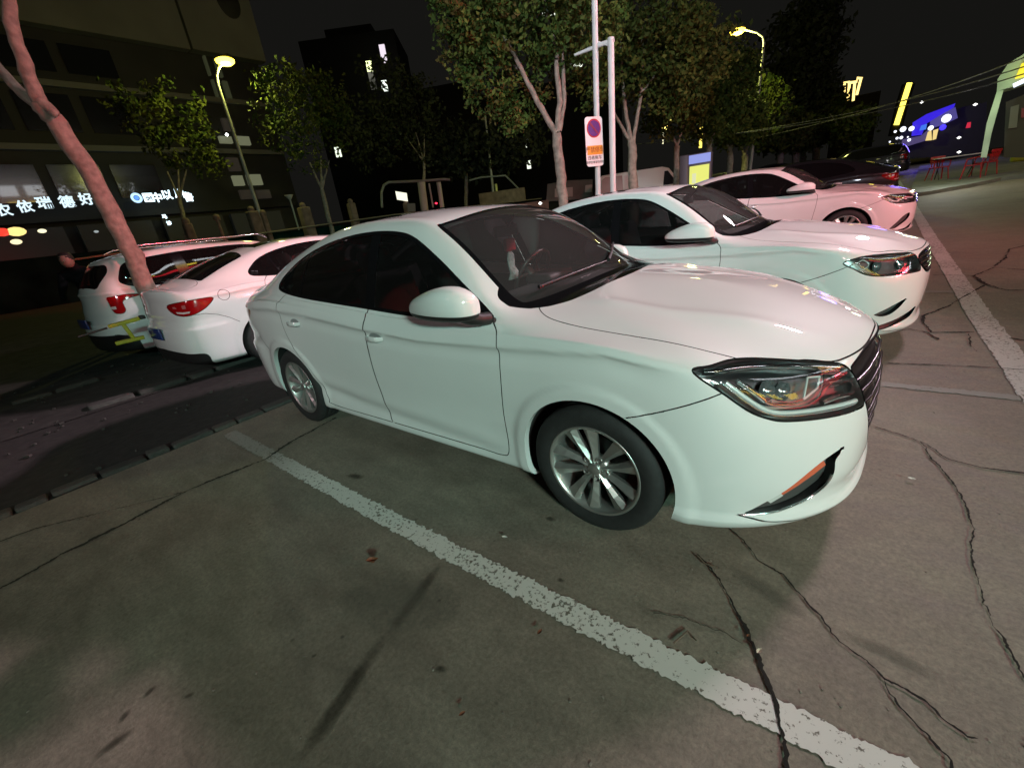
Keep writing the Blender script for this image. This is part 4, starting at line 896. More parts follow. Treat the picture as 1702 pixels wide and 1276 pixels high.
# ---- kerb stone rows
STONE=[mat('kerb_stone_%s'%n,c,.85,noise=(9,.3),bump=.4) for n,c in (('warm',(.075,.07,.058)),('grey',(.058,.058,.052)),('dark',(.042,.041,.036)))]
def stone_mesh(k):
    b=MB(); rnd=random.Random(k); b.box((0,0,0),(1,1,1),bev=.12); b.v=[(x+rnd.uniform(-.05,.05),y+rnd.uniform(-.03,.03),z) for x,y,z in b.v]; return b.mesh('kerb_stone',STONE[k%3])
SM=[stone_mesh(k) for k in range(6)]
def kerb(name,x,y0,y1,w,label,gap=.05,hz=.10,slant=0.,lens=(.22,.42)):
    r=tag(empty(name,(x,y0,0)),kind='structure'); y=y0; rn=random.Random(int(x*100)+7)
    while y<y1:
        l=rn.uniform(*lens)
        if rn.random()<.86:
            o=link('kerb_stone',SM[rn.randrange(6)],r); xx=(y-y0)*slant
            o.location=(xx+rn.uniform(-.02,.02),y+l/2-y0,rn.uniform(-.02,.0)+gz(x+xx,y)); o.scale=(w*rn.uniform(.8,1.1),l-gap*rn.uniform(.3,1),hz); o.rotation_euler=(rn.uniform(-.02,.02),rn.uniform(-.04,.04),rn.uniform(-.06,.06))
        y+=l
    return r
kerb('kerb',-3.46,-4.2,2.8,.12,'',hz=.06,gap=.03,lens=(.14,.34))
kerb('kerb',-5.70,-4.5,3.2,.20,'',slant=-.02,lens=(.3,.6))
kerb('kerb',-7.35,-5.5,-1.6,.12,'',slant=0,lens=(.25,.5))
# scattered rubble in the strip
rb=MB(); rn=random.Random(3)
for _ in range(260):
    x=rn.uniform(-8.3,-3.6); y=rn.uniform(-4.5,.5); s=rn.uniform(.006,.03); rb.box((x,y,gz(x,y)+s*.2),(s*rn.uniform(.6,1.6),s,s*.6),rz=rn.uniform(0,3))
tag(rb.build('gravel',STONE[2]),kind='stuff')
gb=MB(); rn=random.Random(8)
for _ in range(900):
    x=rn.uniform(-3.2,3.4); y=rn.uniform(-3.6,3.) if rn.random()<.8 else rn.uniform(-2.2,-.9); s=rn.uniform(.0015,.0055); gb.box((x,y,gz(x,y)+s*.3),(s*rn.uniform(.8,1.8),s,s*.6),rz=rn.uniform(0,3))
tag(gb.build('grit',mat('grit',(.20,.18,.15),.9,noise=(3,.6))),kind='stuff')
# ---------------------------------------------------------------- litter
def leafobj(name,px,py,size,col,label,cat,rz=0,curl=.5):
    p=ground_at(px,py); b=MB(); n=9; V=[];F=[]
    out=[(-1,0),(-.6,.34),(-.1,.5),(.35,.38),(.8,.12),(1,0),(.8,-.12),(.35,-.38),(-.1,-.5),(-.6,-.34)]
    V=[(0,0,.0)]+[(u*size,v*size,abs(v)*size*curl+abs(u)**2*size*curl*.5+random.uniform(0,size*.15)) for u,v in out]
    b.add(V,[(0,i+1,(i+1)%10+1) for i in range(10)]); o=b.build(name,mat('litter_%s'%cat+name,col,.7),recalc=False); o.location=(p[0],p[1],gz(p[0],p[1])+.016); o.rotation_euler=(0,0,rz); return tag(o,label,cat)
leafobj('fallen_leaf',622,940,.030,(.16,.055,.022),'crumpled red brown leaf lying alone left of the long white line','leaf',.8,1.3)
leafobj('paper_scrap',840,898,.016,(.7,.68,.62),'small torn white scrap on the concrete right of the long white line','paper scrap',.3,.3)
leafobj('fallen_petal',1261,1088,.014,(.55,.50,.38),'pale petal lying beside the crack that crosses the white line','petal',1.2,.4)
leafobj('fallen_leaf',898,1056,.014,(.30,.24,.18),'thin dry sliver of leaf below the long white line','leaf',1.5,.6)
leafobj('paper_scrap',1514,801,.016,(.65,.6,.55),'thin white scrap on the ground to the right of the bumper','paper scrap',0,.2)
leafobj('fallen_leaf',770,1192,.012,(.35,.30,.24),'tiny pale leaf near the bottom edge of the picture','leaf',1.2,.6)
leafobj('fallen_leaf',1243,1063,.009,(.6,.58,.5),'tiny white seed leaf on the edge of the middle crack','leaf',1.2,.6)
p1,p2,p3=[ground_at(*q)+np.array([0,0,.012]) for q in ((1120,1072),(1143,1052),(1157,1068))]
b=MB(); b.tube([p1,p2,p3],.003,6); tag(b.build('twig',mat('twig',(.14,.10,.07),.8)),'small bent twig on the white line, shaped like a chevron','twig')
p1,p2,p3=[ground_at(*q)+np.array([0,0,.012]) for q in ((1157,925),(1172,940),(1192,946))]
b=MB(); b.tube([p1,p2,p3],.0035,6); tag(b.build('twig',mat('twig',(.14,.10,.07),.8)),'short dry twig stuck in the crack by the front bumper','twig')
# ---------------------------------------------------------------- placing helpers
def pole_pts(pb,pt,dist):
    top=at_depth(pt[0],pt[1],dist); bot=at_depth(pb[0],pb[1],dist); z=gz(bot[0],bot[1]); d=(top-bot)/(top[2]-bot[2]+1e-9); base=bot+d*(z-bot[2]); return Vector(base),Vector(top)
def emis(name,col,s):
    if name in MATS: return MATS[name]
    m=mat(name,(.02,.02,.02),.5); b=m.node_tree.nodes['Principled BSDF']; b.inputs['Emission Color'].default_value=(*col,1); b.inputs['Emission Strength'].default_value=s; return m
BARK=mat('bark',(.23,.17,.14),.9,noise=(11,.35),bump=.8)
def barkmat():
    m=bpy.data.materials.new('bark_ridged'); m.use_nodes=True; nt=m.node_tree; b=nt.nodes['Principled BSDF']; N=nt.nodes.new; L=nt.links; b.inputs['Roughness'].default_value=.95; b.inputs['Specular IOR Level'].default_value=.15
    tc=N('ShaderNodeTexCoord'); mp=N('ShaderNodeMapping'); mp.inputs['Scale'].default_value=(13,13,3.6); L.new(tc.outputs['Object'],mp.inputs[0])
    n=N('ShaderNodeTexNoise'); n.inputs['Scale'].default_value=1.; n.inputs['Detail'].default_value=9; n.inputs['Roughness'].default_value=.7; n.inputs['Distortion'].default_value=.6; L.new(mp.outputs[0],n.inputs['Vector'])
    v=N('ShaderNodeTexVoronoi'); v.inputs['Scale'].default_value=.8; L.new(mp.outputs[0],v.inputs['Vector'])
    r=N('ShaderNodeValToRGB'); r.color_ramp.elements[0].position=.44; r.color_ramp.elements[0].color=(.035,.032,.028,1); r.color_ramp.elements[1].position=.62; r.color_ramp.elements[1].color=(.27,.26,.225,1); L.new(n.outputs[0],r.inputs[0]); L.new(r.outputs[0],b.inputs['Base Color'])
    ad=N('ShaderNodeMath'); ad.operation='ADD'; L.new(n.outputs[0],ad.inputs[0]); L.new(v.outputs['Distance'],ad.inputs[1]); bp=N('ShaderNodeBump'); bp.inputs['Strength'].default_value=1.; bp.inputs['Distance'].default_value=.03; L.new(ad.outputs[0],bp.inputs['Height']); L.new(bp.outputs[0],b.inputs['Normal']); return m
BARKP=mat('bark_pale',(.26,.23,.18),.9,noise=(9,.35),bump=.6)
GALV=mat('pale_pole',(.50,.47,.46),.5,noise=(4,.1))
LAMPP=mat('lamp_pole',(.35,.36,.30),.5)
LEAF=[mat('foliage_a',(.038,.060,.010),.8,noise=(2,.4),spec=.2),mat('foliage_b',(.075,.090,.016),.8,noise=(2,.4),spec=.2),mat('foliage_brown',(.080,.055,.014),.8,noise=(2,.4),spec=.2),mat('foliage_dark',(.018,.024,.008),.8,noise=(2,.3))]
def leaves(rn,blobs,n,size,drop=.0):
    """leaf clumps scattered through ellipsoids; returns V,F and material indices"""
    V=[];F=[];mi=[]
    tot=sum(b[6] for b in blobs)
    for bl in blobs:
        cx,cy,cz,rx,ry,rz_,w=bl[:7]; cnt=int(n*w/tot); ncl=max(4,cnt//14)
        cl=[]
        for _ in range(ncl):
            while True:
                u=np.array([rn.uniform(-1,1) for _ in range(3)]); r=np.linalg.norm(u)
                if r<1 and r>rn.random()*.55: break
            cl.append((u,rn.choice([0,0,0,1,1,bl[7] if len(bl)>7 else 0])))
        for u,m in cl:
            c=np.array([cx+u[0]*rx,cy+u[1]*ry,cz+u[2]*rz_])
            for _ in range(14):
                p=c+np.array([rn.gauss(0,1),rn.gauss(0,1),rn.gauss(0,.8)])*size*1.5
                a=np.array([rn.gauss(0,1) for _ in range(3)]);a/=np.linalg.norm(a); bb=np.cross(a,[rn.gauss(0,1) for _ in range(3)]); bb/=np.linalg.norm(bb)+1e-9
                s=size*rn.uniform(.6,1.25); k=len(V)
                V+= [p-a*s,p+bb*s*.55-a*s*.1,p+a*s,p-bb*s*.55+a*s*.1]; F.append((k,k+1,k+2,k+3)); mi.append(m)
    return V,F,mi
def tree(label,limbs,blobs,nleaf,size,seed,bark=BARK,group=None,name='tree',mats=None):
    """limbs: list of (points, r0, r1)"""
    rn=random.Random(seed); base=Vector(limbs[0][0][0]); r=empty(name,base,0,label,'tree',group)
    b=MB()
    for pts,r0,r1 in limbs:
        pts=[Vector(p)-base for p in pts]; out=[]
        for i in range(len(pts)-1):
            for k in range(5):
                t=k/5; q=pts[i].lerp(pts[i+1],t); out.append(q+Vector((rn.gauss(0,1),rn.gauss(0,1),0))*min(r0,.15)*.10)
        out.append(pts[-1]); n=len(out); b.tube(out,[(r0+(r1-r0)*i/(n-1))*(1+rn.uniform(-.06,.06)) for i in range(n)],10)
    link('trunk',b.mesh('trunk',bark),r)
    if nleaf:
        V,F,mi=leaves(rn,[(x-base[0],y-base[1],z-base[2],*q) for x,y,z,*q in blobs],nleaf,size)
        me=npmesh('crown',V,np.array(F),(mats or LEAF)[0])
        for m in (mats or LEAF)[1:]: me.materials.append(m)
        me.polygons.foreach_set('material_index',mi); me.update(); link('crown',me,r)
    return r
def blob(px,py,dist,rpx,rpy,rd,w,*ex):
    c=at_depth(px,py,dist); dep=float((c-CAM)@CF); k=dep/FPX; return (c[0],c[1],c[2],max(rpx*k,rd*.6),rd,rpy*k,w)+ex
A=lambda px,py,d: tuple(at_depth(px,py,d))
# leaning trunk at the left
d0=8.55; base,_=pole_pts((290,583),(175,350),d0)
tree('thick leaning tree trunk with pinkish bark between the white hatchback and the sedan tail',[([base,A(240,470,d0),A(205,395,d0),A(150,290,d0),A(95,205,d0-.1),A(68,172,d0-.2)],.128,.104),([A(72,180,d0-.2),A(45,120,d0-.3),A(20,40,d0-.4),A(8,-40,d0-.5),A(0,-140,d0-.6)],.080,.055),([A(80,190,d0-.2),A(30,150,d0),A(-8,105,d0+.2),A(-70,20,d0+.5)],.066,.045),([A(60,165,d0-.2),A(82,180,d0-.3),A(96,192,d0-.35)],.07,.045)],[],0,.1,1)
# the big tree behind the middle car
d0=9.2
tree('leafy tree with three pale limbs left of the no parking sign',[([pole_pts((937,335),(930,215),d0)[0],A(937,335,d0),A(930,270,d0),A(925,222,d0)],.105,.085),([A(925,222,d0),A(900,180,d0),A(872,128,d0),A(855,90,d0-.2),A(835,60,d0-.4)],.06,.025),([A(926,220,d0),A(930,160,d0),A(926,120,d0),A(925,80,d0+.2),A(912,40,d0+.4),A(905,-20,d0+.4)],.055,.03),([A(930,218,d0),A(938,170,d0+.1),A(935,100,d0+.3),A(934,72,d0+.4),A(945,10,d0+.5)],.045,.025),([A(868,122,d0),A(845,100,d0+.3),A(828,88,d0+.5)],.025,.012)],
 [blob(900,10,d0,130,70,1.2,3,1),blob(800,30,d0-.3,75,60,.8,1.6,2),blob(815,120,d0,50,65,.6,1.0,2),blob(960,50,d0+.4,85,60,1.0,1.6),blob(870,150,d0+.6,60,50,.6,.7,2),blob(855,205,d0+.2,26,18,.3,.16,2),blob(770,80,d0-.2,38,50,.4,.5,2),blob(975,130,d0+1.2,55,50,.6,.5,0),blob(740,20,d0-.2,22,30,.3,.2,1)],15000,.050,2)
d0=14.
tree('tree whose pale trunk splits into a narrow fan, right of the tall poles',[([pole_pts((1052,310),(1050,232),d0)[0],A(1052,310,d0),A(1052,260,d0),A(1050,234,d0)],.14,.11),([A(1050,234,d0),A(1040,190,d0),A(1033,120,d0),A(1030,60,d0)],.06,.03),([A(1052,234,d0),A(1064,170,d0),A(1069,110,d0),A(1066,40,d0)],.055,.03),([A(1048,236,d0),A(1030,205,d0),A(1016,180,d0)],.05,.03),([A(1066,155,d0),A(1078,140,d0),A(1090,122,d0)],.03,.02)],
 [blob(1090,60,d0,80,80,1.6,2,0),blob(1050,110,d0+.5,60,60,1.2,1,0),blob(1130,110,d0+.5,60,80,1.4,1.4,1),blob(1170,80,d0+1,50,60,1.2,.9,1)],9500,.072,3,BARKP)
row=dict(group='street trees in a row behind the parked cars')
for i,(px,pyb,pyf,d0,bl) in enumerate([(1124,300,243,19,[(1120,180,55,50),(1150,120,45,50)]),(1178,300,245,24,[(1190,170,55,60),(1225,120,38,40)]),(1212,296,252,29,[(1225,200,45,40)]),(1237,290,258,36,[(1262,190,40,50)]),(1296,276,248,46,[(1300,220,34,28)]),(1322,270,240,52,[(1330,225,30,20)]),(1356,266,238,60,[(1370,195,25,35),(1350,225,25,16)])]):
    bp=pole_pts((px,pyb),(px,pyf),d0)[0]
    tree(['slim tree trunk just left of the lit advertising kiosk','slim tree just right of the lit advertising kiosk','dark slender tree, second beyond the advertising kiosk','slender dark tree with a leaning trunk, third beyond the kiosk','distant small tree with a bent trunk above the pink sedan roof','distant small tree above the windscreen of the farthest white sedan','distant tree below the golden stepped roof lights'][i],[([bp,A(px,pyb,d0),A(px+1,pyf,d0)],.0062*d0,.0052*d0),([A(px+1,pyf,d0),A(px-12,pyf-30,d0)],.003*d0,.0015*d0),([A(px+1,pyf,d0),A(px+12,pyf-34,d0)],.003*d0,.0015*d0)],[blob(x,y,d0,rx,ry,rx*.0015*d0,rx*ry/1000,1) for x,y,rx,ry in bl],5200,.0045*d0,10+i,BARKP,row['group'])
def tr(label,px,pyb,pyf,d0,bl,n,size,seed,mats=None,group=None,bark=BARKP,r=.12):
    bp=pole_pts((px,pyb),(px-(400 if px<700 else 0)*.03,pyf),d0)[0]; f=A(px-(12 if px<700 else 0),pyf,d0)
    return tree(label,[([bp,A(px,pyb,d0),f],r,r*.75),([f,A(px-32,pyf-45,d0)],r*.5,r*.2),([f,A(px-14,pyf-50,d0)],r*.5,r*.2),([f,A(px,pyf-48,d0)],r*.5,r*.2)],[blob(x,y,d0,rx,ry,rx*.0014*d0,rx*ry/1000,1) for x,y,rx,ry in bl],n,size,seed,bark,group,mats=mats)
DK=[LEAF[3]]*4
tr('young tree with a forked trunk lit yellow green by the left street lamp',547,365,315,24,[(500,200,62,80),(480,170,30,60),(545,170,35,50)],3600,.10,31)
tr('dim tree in front of the office building between lamp and leaning trunk',310,385,330,26,[(290,210,50,70),(320,250,40,40),(240,190,40,50)],2200,.11,32)
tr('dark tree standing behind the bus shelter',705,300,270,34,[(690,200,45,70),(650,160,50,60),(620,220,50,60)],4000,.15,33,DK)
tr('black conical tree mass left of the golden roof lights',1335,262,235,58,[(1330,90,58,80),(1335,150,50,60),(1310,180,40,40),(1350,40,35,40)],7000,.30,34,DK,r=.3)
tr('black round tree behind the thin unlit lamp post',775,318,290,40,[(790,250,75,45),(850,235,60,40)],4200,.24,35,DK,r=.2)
tr('leaning dark tree outlined against the blue lit shop',1412,262,235,50,[(1418,215,22,30)],1500,.22,36,LEAF,r=.12)
# ---------------------------------------------------------------- street furniture
def streetlamp(label,pb,pt,head,dist,lit,col=(1,.85,.25),arm=None,r=.07,group=None,hd=None):
    bp,tp=pole_pts(pb,pt,dist); root=empty('street_lamp',bp,0,label,'street lamp',group)
    b=MB(); mids=[Vector(A(x,y,dist))-bp for x,y in (arm or [])]; path=[Vector((0,0,0)),(tp-bp)*.5,tp-bp]+mids
    b.tube(path,[r*1.2,r,r*.8]+[r*.6]*len(mids),10); b.build('pole',LAMPP,root)
    h=Vector(A(*head,hd or dist)); hb=MB(); hb.box(h-bp+Vector((0,0,.06)),(.7,.32,.12),rz=.5,bev=.04); hb.build('lamp_head',DARKM,root)
    if lit:
        g=MB(); g.lathe([(0,-.14),(.22,-.16),(.34,-.08),(.36,.0),(.26,.05),(0,.03)],'z',20,c=tuple(h-bp+Vector((0,0,-.03)))); g.build('lamp_bulb',emis('lamp_glow',(1,.72,.05),9.),root)
        l=bpy.data.lights.new('lamp_light','POINT'); l.energy=lit; l.color=(.95,1,.25); l.shadow_soft_size=.3; lo=bpy.data.objects.new('lamp_light',l); COL.objects.link(lo); lo.parent=root; lo.location=h-bp+Vector((0,0,-.35))
    return root
streetlamp('tall lit street lamp with curved neck in front of the dark office building',(443,390),(362,140),(373,99),24,650,arm=[(360,125),(364,112),(373,103)],r=.075)
streetlamp('lit street lamp with a hooked arm above the row of trees',(1247,279),(1270,72),(1226,50),30,1500,arm=[(1268,62),(1258,54),(1240,50),(1228,50)],r=.075)
streetlamp('thin unlit street lamp behind the main car roof, left of the tree',(822,340),(806,190),(802,190),38,0,arm=[(803,188)],r=.09)
# no-parking sign pole and the goal-post frame
d0=8.3
bp,tp=pole_pts((994,318),(988,0),d0); root=empty('sign_pole',bp,0,'tall pinkish pole carrying the round blue parking sign','pole'); b=MB(); b.tube([(0,0,0),tp-bp],.046,14); b.build('pole',GALV,root)
bp2,tp2=pole_pts((1019,317),(1015,63),d0-.05); root2=empty('height_frame',bp2,0,'pale post with a short cross arm reaching over to the sign pole','post'); b=MB(); b.tube([(0,0,0),tp2-bp2],.050,14); b.build('post',GALV,root2)
q1=Vector(A(1021,66,d0-.05)); q2=Vector(A(990,78,d0)); q3=Vector(A(955,92,d0+.1)); b=MB(); b.tube([q1-bp2,q2-bp2+Vector((0,0,.0)),q3-bp2],[.035,.032,.02],8); b.tube([tp2-bp2+Vector((0,0,-.1)),q2-bp2+Vector((0,0,.06))],.02,6); b.build('cross_arm',GALV,root2)
# the sign plate
def txt(s,size,mt,parent,mtx,name='lettering',depth=.0015,sx=1.,al='CENTER'):
    c=bpy.data.curves.new(name,'FONT'); c.body=s; c.size=size; c.align_x=al; c.align_y='CENTER'; c.extrude=depth; c.offset=size*.022 if depth>.01 else 0; o=bpy.data.objects.new(name,c); COL.objects.link(o)
    bpy.context.view_layer.update(); dg=bpy.context.evaluated_depsgraph_get(); me=bpy.data.meshes.new_from_object(o.evaluated_get(dg)); bpy.data.objects.remove(o); me.materials.clear(); me.materials.append(mt)
    q=link(name,me,parent); q.matrix_local=mtx@Matrix.Diagonal((sx,1,1,1)); q['kind']='stuff'; return q
pc=Vector(A(988,236,d0-.12)); w_=.40*1.0; dep=(Vector(pc)-Vector(CAM)).length
pl=Vector(A(973,238,d0-.12)); pr=Vector(A(1001,233,d0-.12)); ax=Vector((.93,.36,0)).normalized() # sign faces the lot entrance
pt_=Vector(A(987,191,d0-.12)); pb_=Vector(A(987,274,d0-.12)); H=(pt_-pb_).length; yv=Vector((0,0,1)); wsg=H*.46
# plate is turned away from the camera so that its seen width is the photographed one
seen=(pr-pl).length; vd=(pc-Vector(CAM)); vd.z=0; vd.normalize(); lat=Vector((vd.y,-vd.x,0)); ca=min(1,seen/wsg); ang=math.acos(ca)
xv=(lat*math.cos(ang)+vd*math.sin(ang)).normalized(); zv=xv.cross(yv)
sr=empty('parking_sign',pc,0,'white sign plate with a blue disc and an orange band on the pole','sign'); RM=Matrix((( *xv,),(*yv,),(*zv,))).transposed().to_4x4(); sr.rotation_euler=RM.to_euler()
def rr(w,h,r,n=5):
    P=[]
    for cx,cy,a0 in ((w/2-r,h/2-r,0),(-w/2+r,h/2-r,90),(-w/2+r,-h/2+r,180),(w/2-r,-h/2+r,270)):
        for k in range(n+1): a=rad(a0+90*k/n); P.append((cx+r*math.cos(a),cy+r*math.sin(a)))
    return P
f3=lambda u,v,h:(u,v,h)
b=MB(); b.prism(rr(wsg,H,.05),-.012,0,f3); b.build('plate',mat('sign_white',(.62,.60,.60),.5),sr)
R_=wsg*.41; cy=H*.5-wsg*.5
b=MB(); b.prism([(R_*math.cos(a),cy+R_*1.0*math.sin(a)) for a in np.linspace(0,2*math.pi,40,endpoint=False)],.001,.004,f3); b.build('red_ring',mat('sign_red',(.30,.01,.02),.5),sr)
b=MB(); b.prism([(R_*.84*math.cos(a),cy+R_*.84*math.sin(a)) for a in np.linspace(0,2*math.pi,40,endpoint=False)],.0045,.007,f3); b.build('blue_disc',mat('sign_blue',(.015,.012,.16),.5),sr)
b=MB(); q=R_*.84; t=.035; b.prism([(-q*.72+t*.5,cy+q*.66+t*.5),(-q*.72-t*.2,cy+q*.66-t*.5),(q*.66-t*.5,cy-q*.72),(q*.72,cy-q*.66)],.0075,.009,f3); b.build('red_slash',mat('sign_red_dim',(.10,.01,.04),.5),sr)
b=MB(); b.prism([(-wsg*.44,-H*.075),(wsg*.47,-H*.075),(wsg*.47,-H*.26),(-wsg*.44,-H*.26)],.001,.004,f3); b.build('orange_band',mat('sign_orange',(.55,.24,.02),.5),sr)
INK=mat('sign_ink',(.02,.015,.015),.6); INKR=mat('sign_ink_red',(.22,.05,.01),.6)
txt('严禁停车',.092,INKR,sr,Matrix.Translation((0,-H*.168,.006)))
txt('违者拖车',.070,INK,sr,Matrix.Translation((-.005,-H*.325,.003)))
txt('禁停区域请勿停放',.046,INK,sr,Matrix.Translation((0,-H*.42,.003)))
# kiosk
d0=17; c=Vector(A(1157,285,d0)); g=gz(c.x,c.y); r=empty('advertising_kiosk',(c.x,c.y,g),rad(8),'glowing yellow advertising kiosk with a pale blue header','kiosk')
k=d0/FPX*.97; Hh=c.z+ (285-262)*k-g
b=MB(); b.box((-.38,.15,Hh*.5),(.28,.5,Hh),bev=.03); b.box((.08,.2,Hh*.5),(.75,.4,Hh),bev=.03); b.build('cabinet',mat('kiosk_grey',(.08,.08,.09),.5),r)
b=MB(); b.box((.1,-.02,Hh-.17),(.66,.04,.26)); b.build('header',emis('kiosk_header',(.30,.36,.85),.9),r)
b=MB(); b.box((.1,-.03,Hh-.95),(.60,.04,1.15)); b.build('lit_panel',emis('kiosk_panel',(.85,.88,.18),.95),r)
b=MB(); b.box((.1,-.06,Hh-1.30),(.34,.02,.26)); b.box((-.05,-.06,Hh-.75),(.12,.02,.3)); o=b.build('poster_shape',emis('kiosk_poster',(.9,.93,.55),.8),r); o['kind']='stuff'
b=MB(); b.box((.1,-.02,Hh-1.85),(.62,.04,.55)); b.build('lower_panel',mat('kiosk_lower',(.28,.30,.28),.6),r)
# bus shelter
d0=27; S=lambda px,py,dd=0:Vector(A(px,py,d0+dd)); o0=S(690,345); g=gz(o0.x,o0.y); r=empty('bus_shelter',(o0.x,o0.y,g),0,'grey bus shelter with rounded roof ends and a lit white panel','bus shelter'); T=Vector((o0.x,o0.y,g))
b=MB(); b.tube([S(635,345)-T,S(634,320)-T,S(638,308)-T,S(646,303)-T,S(700,301)-T,S(738,298)-T,S(748,299)-T],.07,8); b.tube([S(646,303,1.6)-T,S(748,299,1.6)-T],.07,8); b.add([S(640,304)-T,S(746,298)-T,S(746,298,1.7)-T,S(640,304,1.7)-T],[(0,1,2,3)]); b.build('roof',mat('shelter_grey',(.22,.22,.19),.6),r)
for (x0,y0,x1,y1,w) in ((735,345,729,303,.13),(720,345,713,305,.05),(706,350,700,303,.22)):
    b=MB(); b.tube([S(x0,y0)-T,S(x1,y1)-T],w,8); b.build('post',mat('shelter_post',(.42,.42,.36),.6),r)
b=MB(); P=[S(657,318,-.2)-T,S(676,321,-.2)-T,S(678,335,-.2)-T,S(660,332,-.2)-T]; b.add(P,[(0,1,2,3)]); b.build('lit_panel',emis('shelter_panel',(.95,.95,.75),1.2),r,recalc=False)
b=MB(); P=[S(677,338,-.3)-T,S(690,338,-.3)-T,S(691,352,-.3)-T,S(678,352,-.3)-T]; b.add(P,[(0,1,2,3)]); b.build('poster_board',mat('board_grey',(.18,.18,.15),.7),r,recalc=False)
b=MB(); c=S(725,338,-.5)-T; b.lathe([(0,-.05),(.08,0),(0,.05)],'z',10,c=tuple(c)); b.build('red_light',emis('tail_red',(1,.02,.05),6),r)
# second shelter / stair frame
d0=34; o0=S(820,345); g=gz(o0.x,o0.y); r=empty('ramp_frame',(o0.x,o0.y,g),0,'metal canopy frame sloping down over an ochre low wall','canopy frame'); T=Vector((o0.x,o0.y,g))
b=MB(); b.tube([S(780,300)-T,S(800,295)-T,S(840,292)-T,S(870,322)-T],.06,8); b.build('rail',mat('frame_grey',(.20,.22,.18),.6),r)
b=MB(); b.box(S(835,328)-T,(3.4,.3,.9),rz=.55); b.build('low_wall',mat('ochre_wall',(.20,.15,.09),.9,noise=(3,.3)),r)
b=MB(); b.tube([S(826,322)-T,S(824,306)-T],.09,8); b.build('post',mat('frame_yellow',(.6,.6,.2),.6),r)
# balustrade of stone piers and rail
r=empty('balustrade',tuple(A(480,400,18)[:2])+(gz(*A(480,400,18)[:2]),),0,'low stone balustrade with rounded reddish piers behind the parked cars','balustrade'); T=Vector(r.location)
def onx(px,py,x): d=ray(px,py); t=(x-CAM[0])/d[0]; return Vector(CAM+d*t)
PINK=mat('pier_stone',(.17,.12,.085),.85,noise=(5,.3))
for px,py,pyb,w in ((300,372,420,.30),(352,366,410,.12),(410,352,395,.42),(430,358,392,.2),(497,345,382,.45),(577,338,372,.35),(670,338,358,.3)):
    a=onx(px,py,-20.); c=onx(px+10,pyb,-20.); b=MB(); z0=gz(-20,c.y); b.box((a.x-T.x,a.y-T.y+.2,(a.z+z0)/2-T.z),(w,w,a.z-z0),bev=.05); b.lathe([(0,.22),(.10,.18),(.14,.08),(.12,-.02)],'z',14,c=(a.x-T.x,a.y-T.y+.2,a.z-T.z)); b.build('pier',PINK,r)
b=MB(); a=onx(120,432,-19.6); c=onx(655,357,-19.6); c2=onx(900,330,-19.6); b.tube([a-T,c-T,c2-T],.035,6); b.build('hand_rail',mat('rail_tan',(.20,.17,.12),.7),r)
a=onx(60,440,-20.3); a.y=-40; a.z=2.0; c=onx(900,345,-20.3); b=MB(); b.add([(a.x-T.x,a.y-T.y,-.5),(c.x-T.x,c.y-T.y,-.5),(c.x-T.x,c.y-T.y,c.z+.25-T.z),(a.x-T.x,a.y-T.y,a.z+.25-T.z),(a.x-T.x-.3,a.y-T.y,-.5),(c.x-T.x-.3,c.y-T.y,-.5),(c.x-T.x-.3,c.y-T.y,c.z+.25-T.z),(a.x-T.x-.3,a.y-T.y,a.z+.25-T.z)],[(0,1,2,3),(7,6,5,4),(3,2,6,7),(0,3,7,4),(1,5,6,2)]); b.build('low_wall',mat('hedge_wall',(.004,.020,.016),.9,noise=(1.5,.5),spec=0.),r)
# mushroom-shaped bollard light
c=onx(481,328,-21.); b=MB(); b.tube([(c.x,c.y,gz(-21,c.y)),(c.x,c.y,c.z)],.04,6); b.lathe([(.05,-.1),(.2,.1),(.0,.12)],'z',12,c=tuple(c)); tag(b.build('garden_lamp',mat('shelter_post',(.42,.42,.36),.6)),'short unlit garden lamp shaped like a goblet beyond the balustrade','garden lamp')

# ---------------------------------------------------------------- buildings
def pxbox(name,corners,dist,thick,mt,parent=None,T=None,dists=None):
    """solid whose near face is seen at these pixels, thick metres deep"""
    P=[Vector(A(x,y,(dists[i] if dists else dist))) for i,(x,y) in enumerate(corners)]
    d=Vector((sum(p.x for p in P)/len(P)-CAM[0],sum(p.y for p in P)/len(P)-CAM[1],0)).normalized()*thick
    T=T or Vector((0,0,0)); n=len(P); b=MB(); V=[p-T for p in P]+[p+d-T for p in P]
    b.add(V,[tuple(range(n)),tuple(range(n,2*n))[::-1]]+[(i,n+i,n+(i+1)%n,(i+1)%n) for i in range(n)]); return b.build(name,mt,parent)
def bbox(name,x0,x1,y0,y1,z0,z1,mt,parent=None,T=(0,0,0),bev=0):
    b=MB(); b.box(((x0+x1)/2-T[0],(y0+y1)/2-T[1],(z0+z1)/2-T[2]),(abs(x1-x0),abs(y1-y0),abs(z1-z0)),bev=bev); return b.build(name,mt,parent)
WALLD=mat('facade_dark',(.016,.016,.014),.7,noise=(.6,.3)); PARA=mat('parapet_stone',(.14,.14,.12),.8,noise=(.4,.15))
WIN=mat('night_window',(.008,.009,.010),.15,0,.6); LEDGE=mat('ledge',(.14,.14,.12),.7)
X=-35.5; T=(X,-5,1.3)
ob=empty('office_building',T,0,'long dark office building with a pale parapet band across the upper left','building')
bbox('wall',X-14,X-.6,-40,17.2,0,16,WALLD,ob,T)
bbox('parapet',X-.5,X+.15,-40,12.6,14,17.9,PARA,ob,T); bbox('parapet',X-.5,X+.3,12.7,17.4,14.0,21.5,PARA,ob,T)
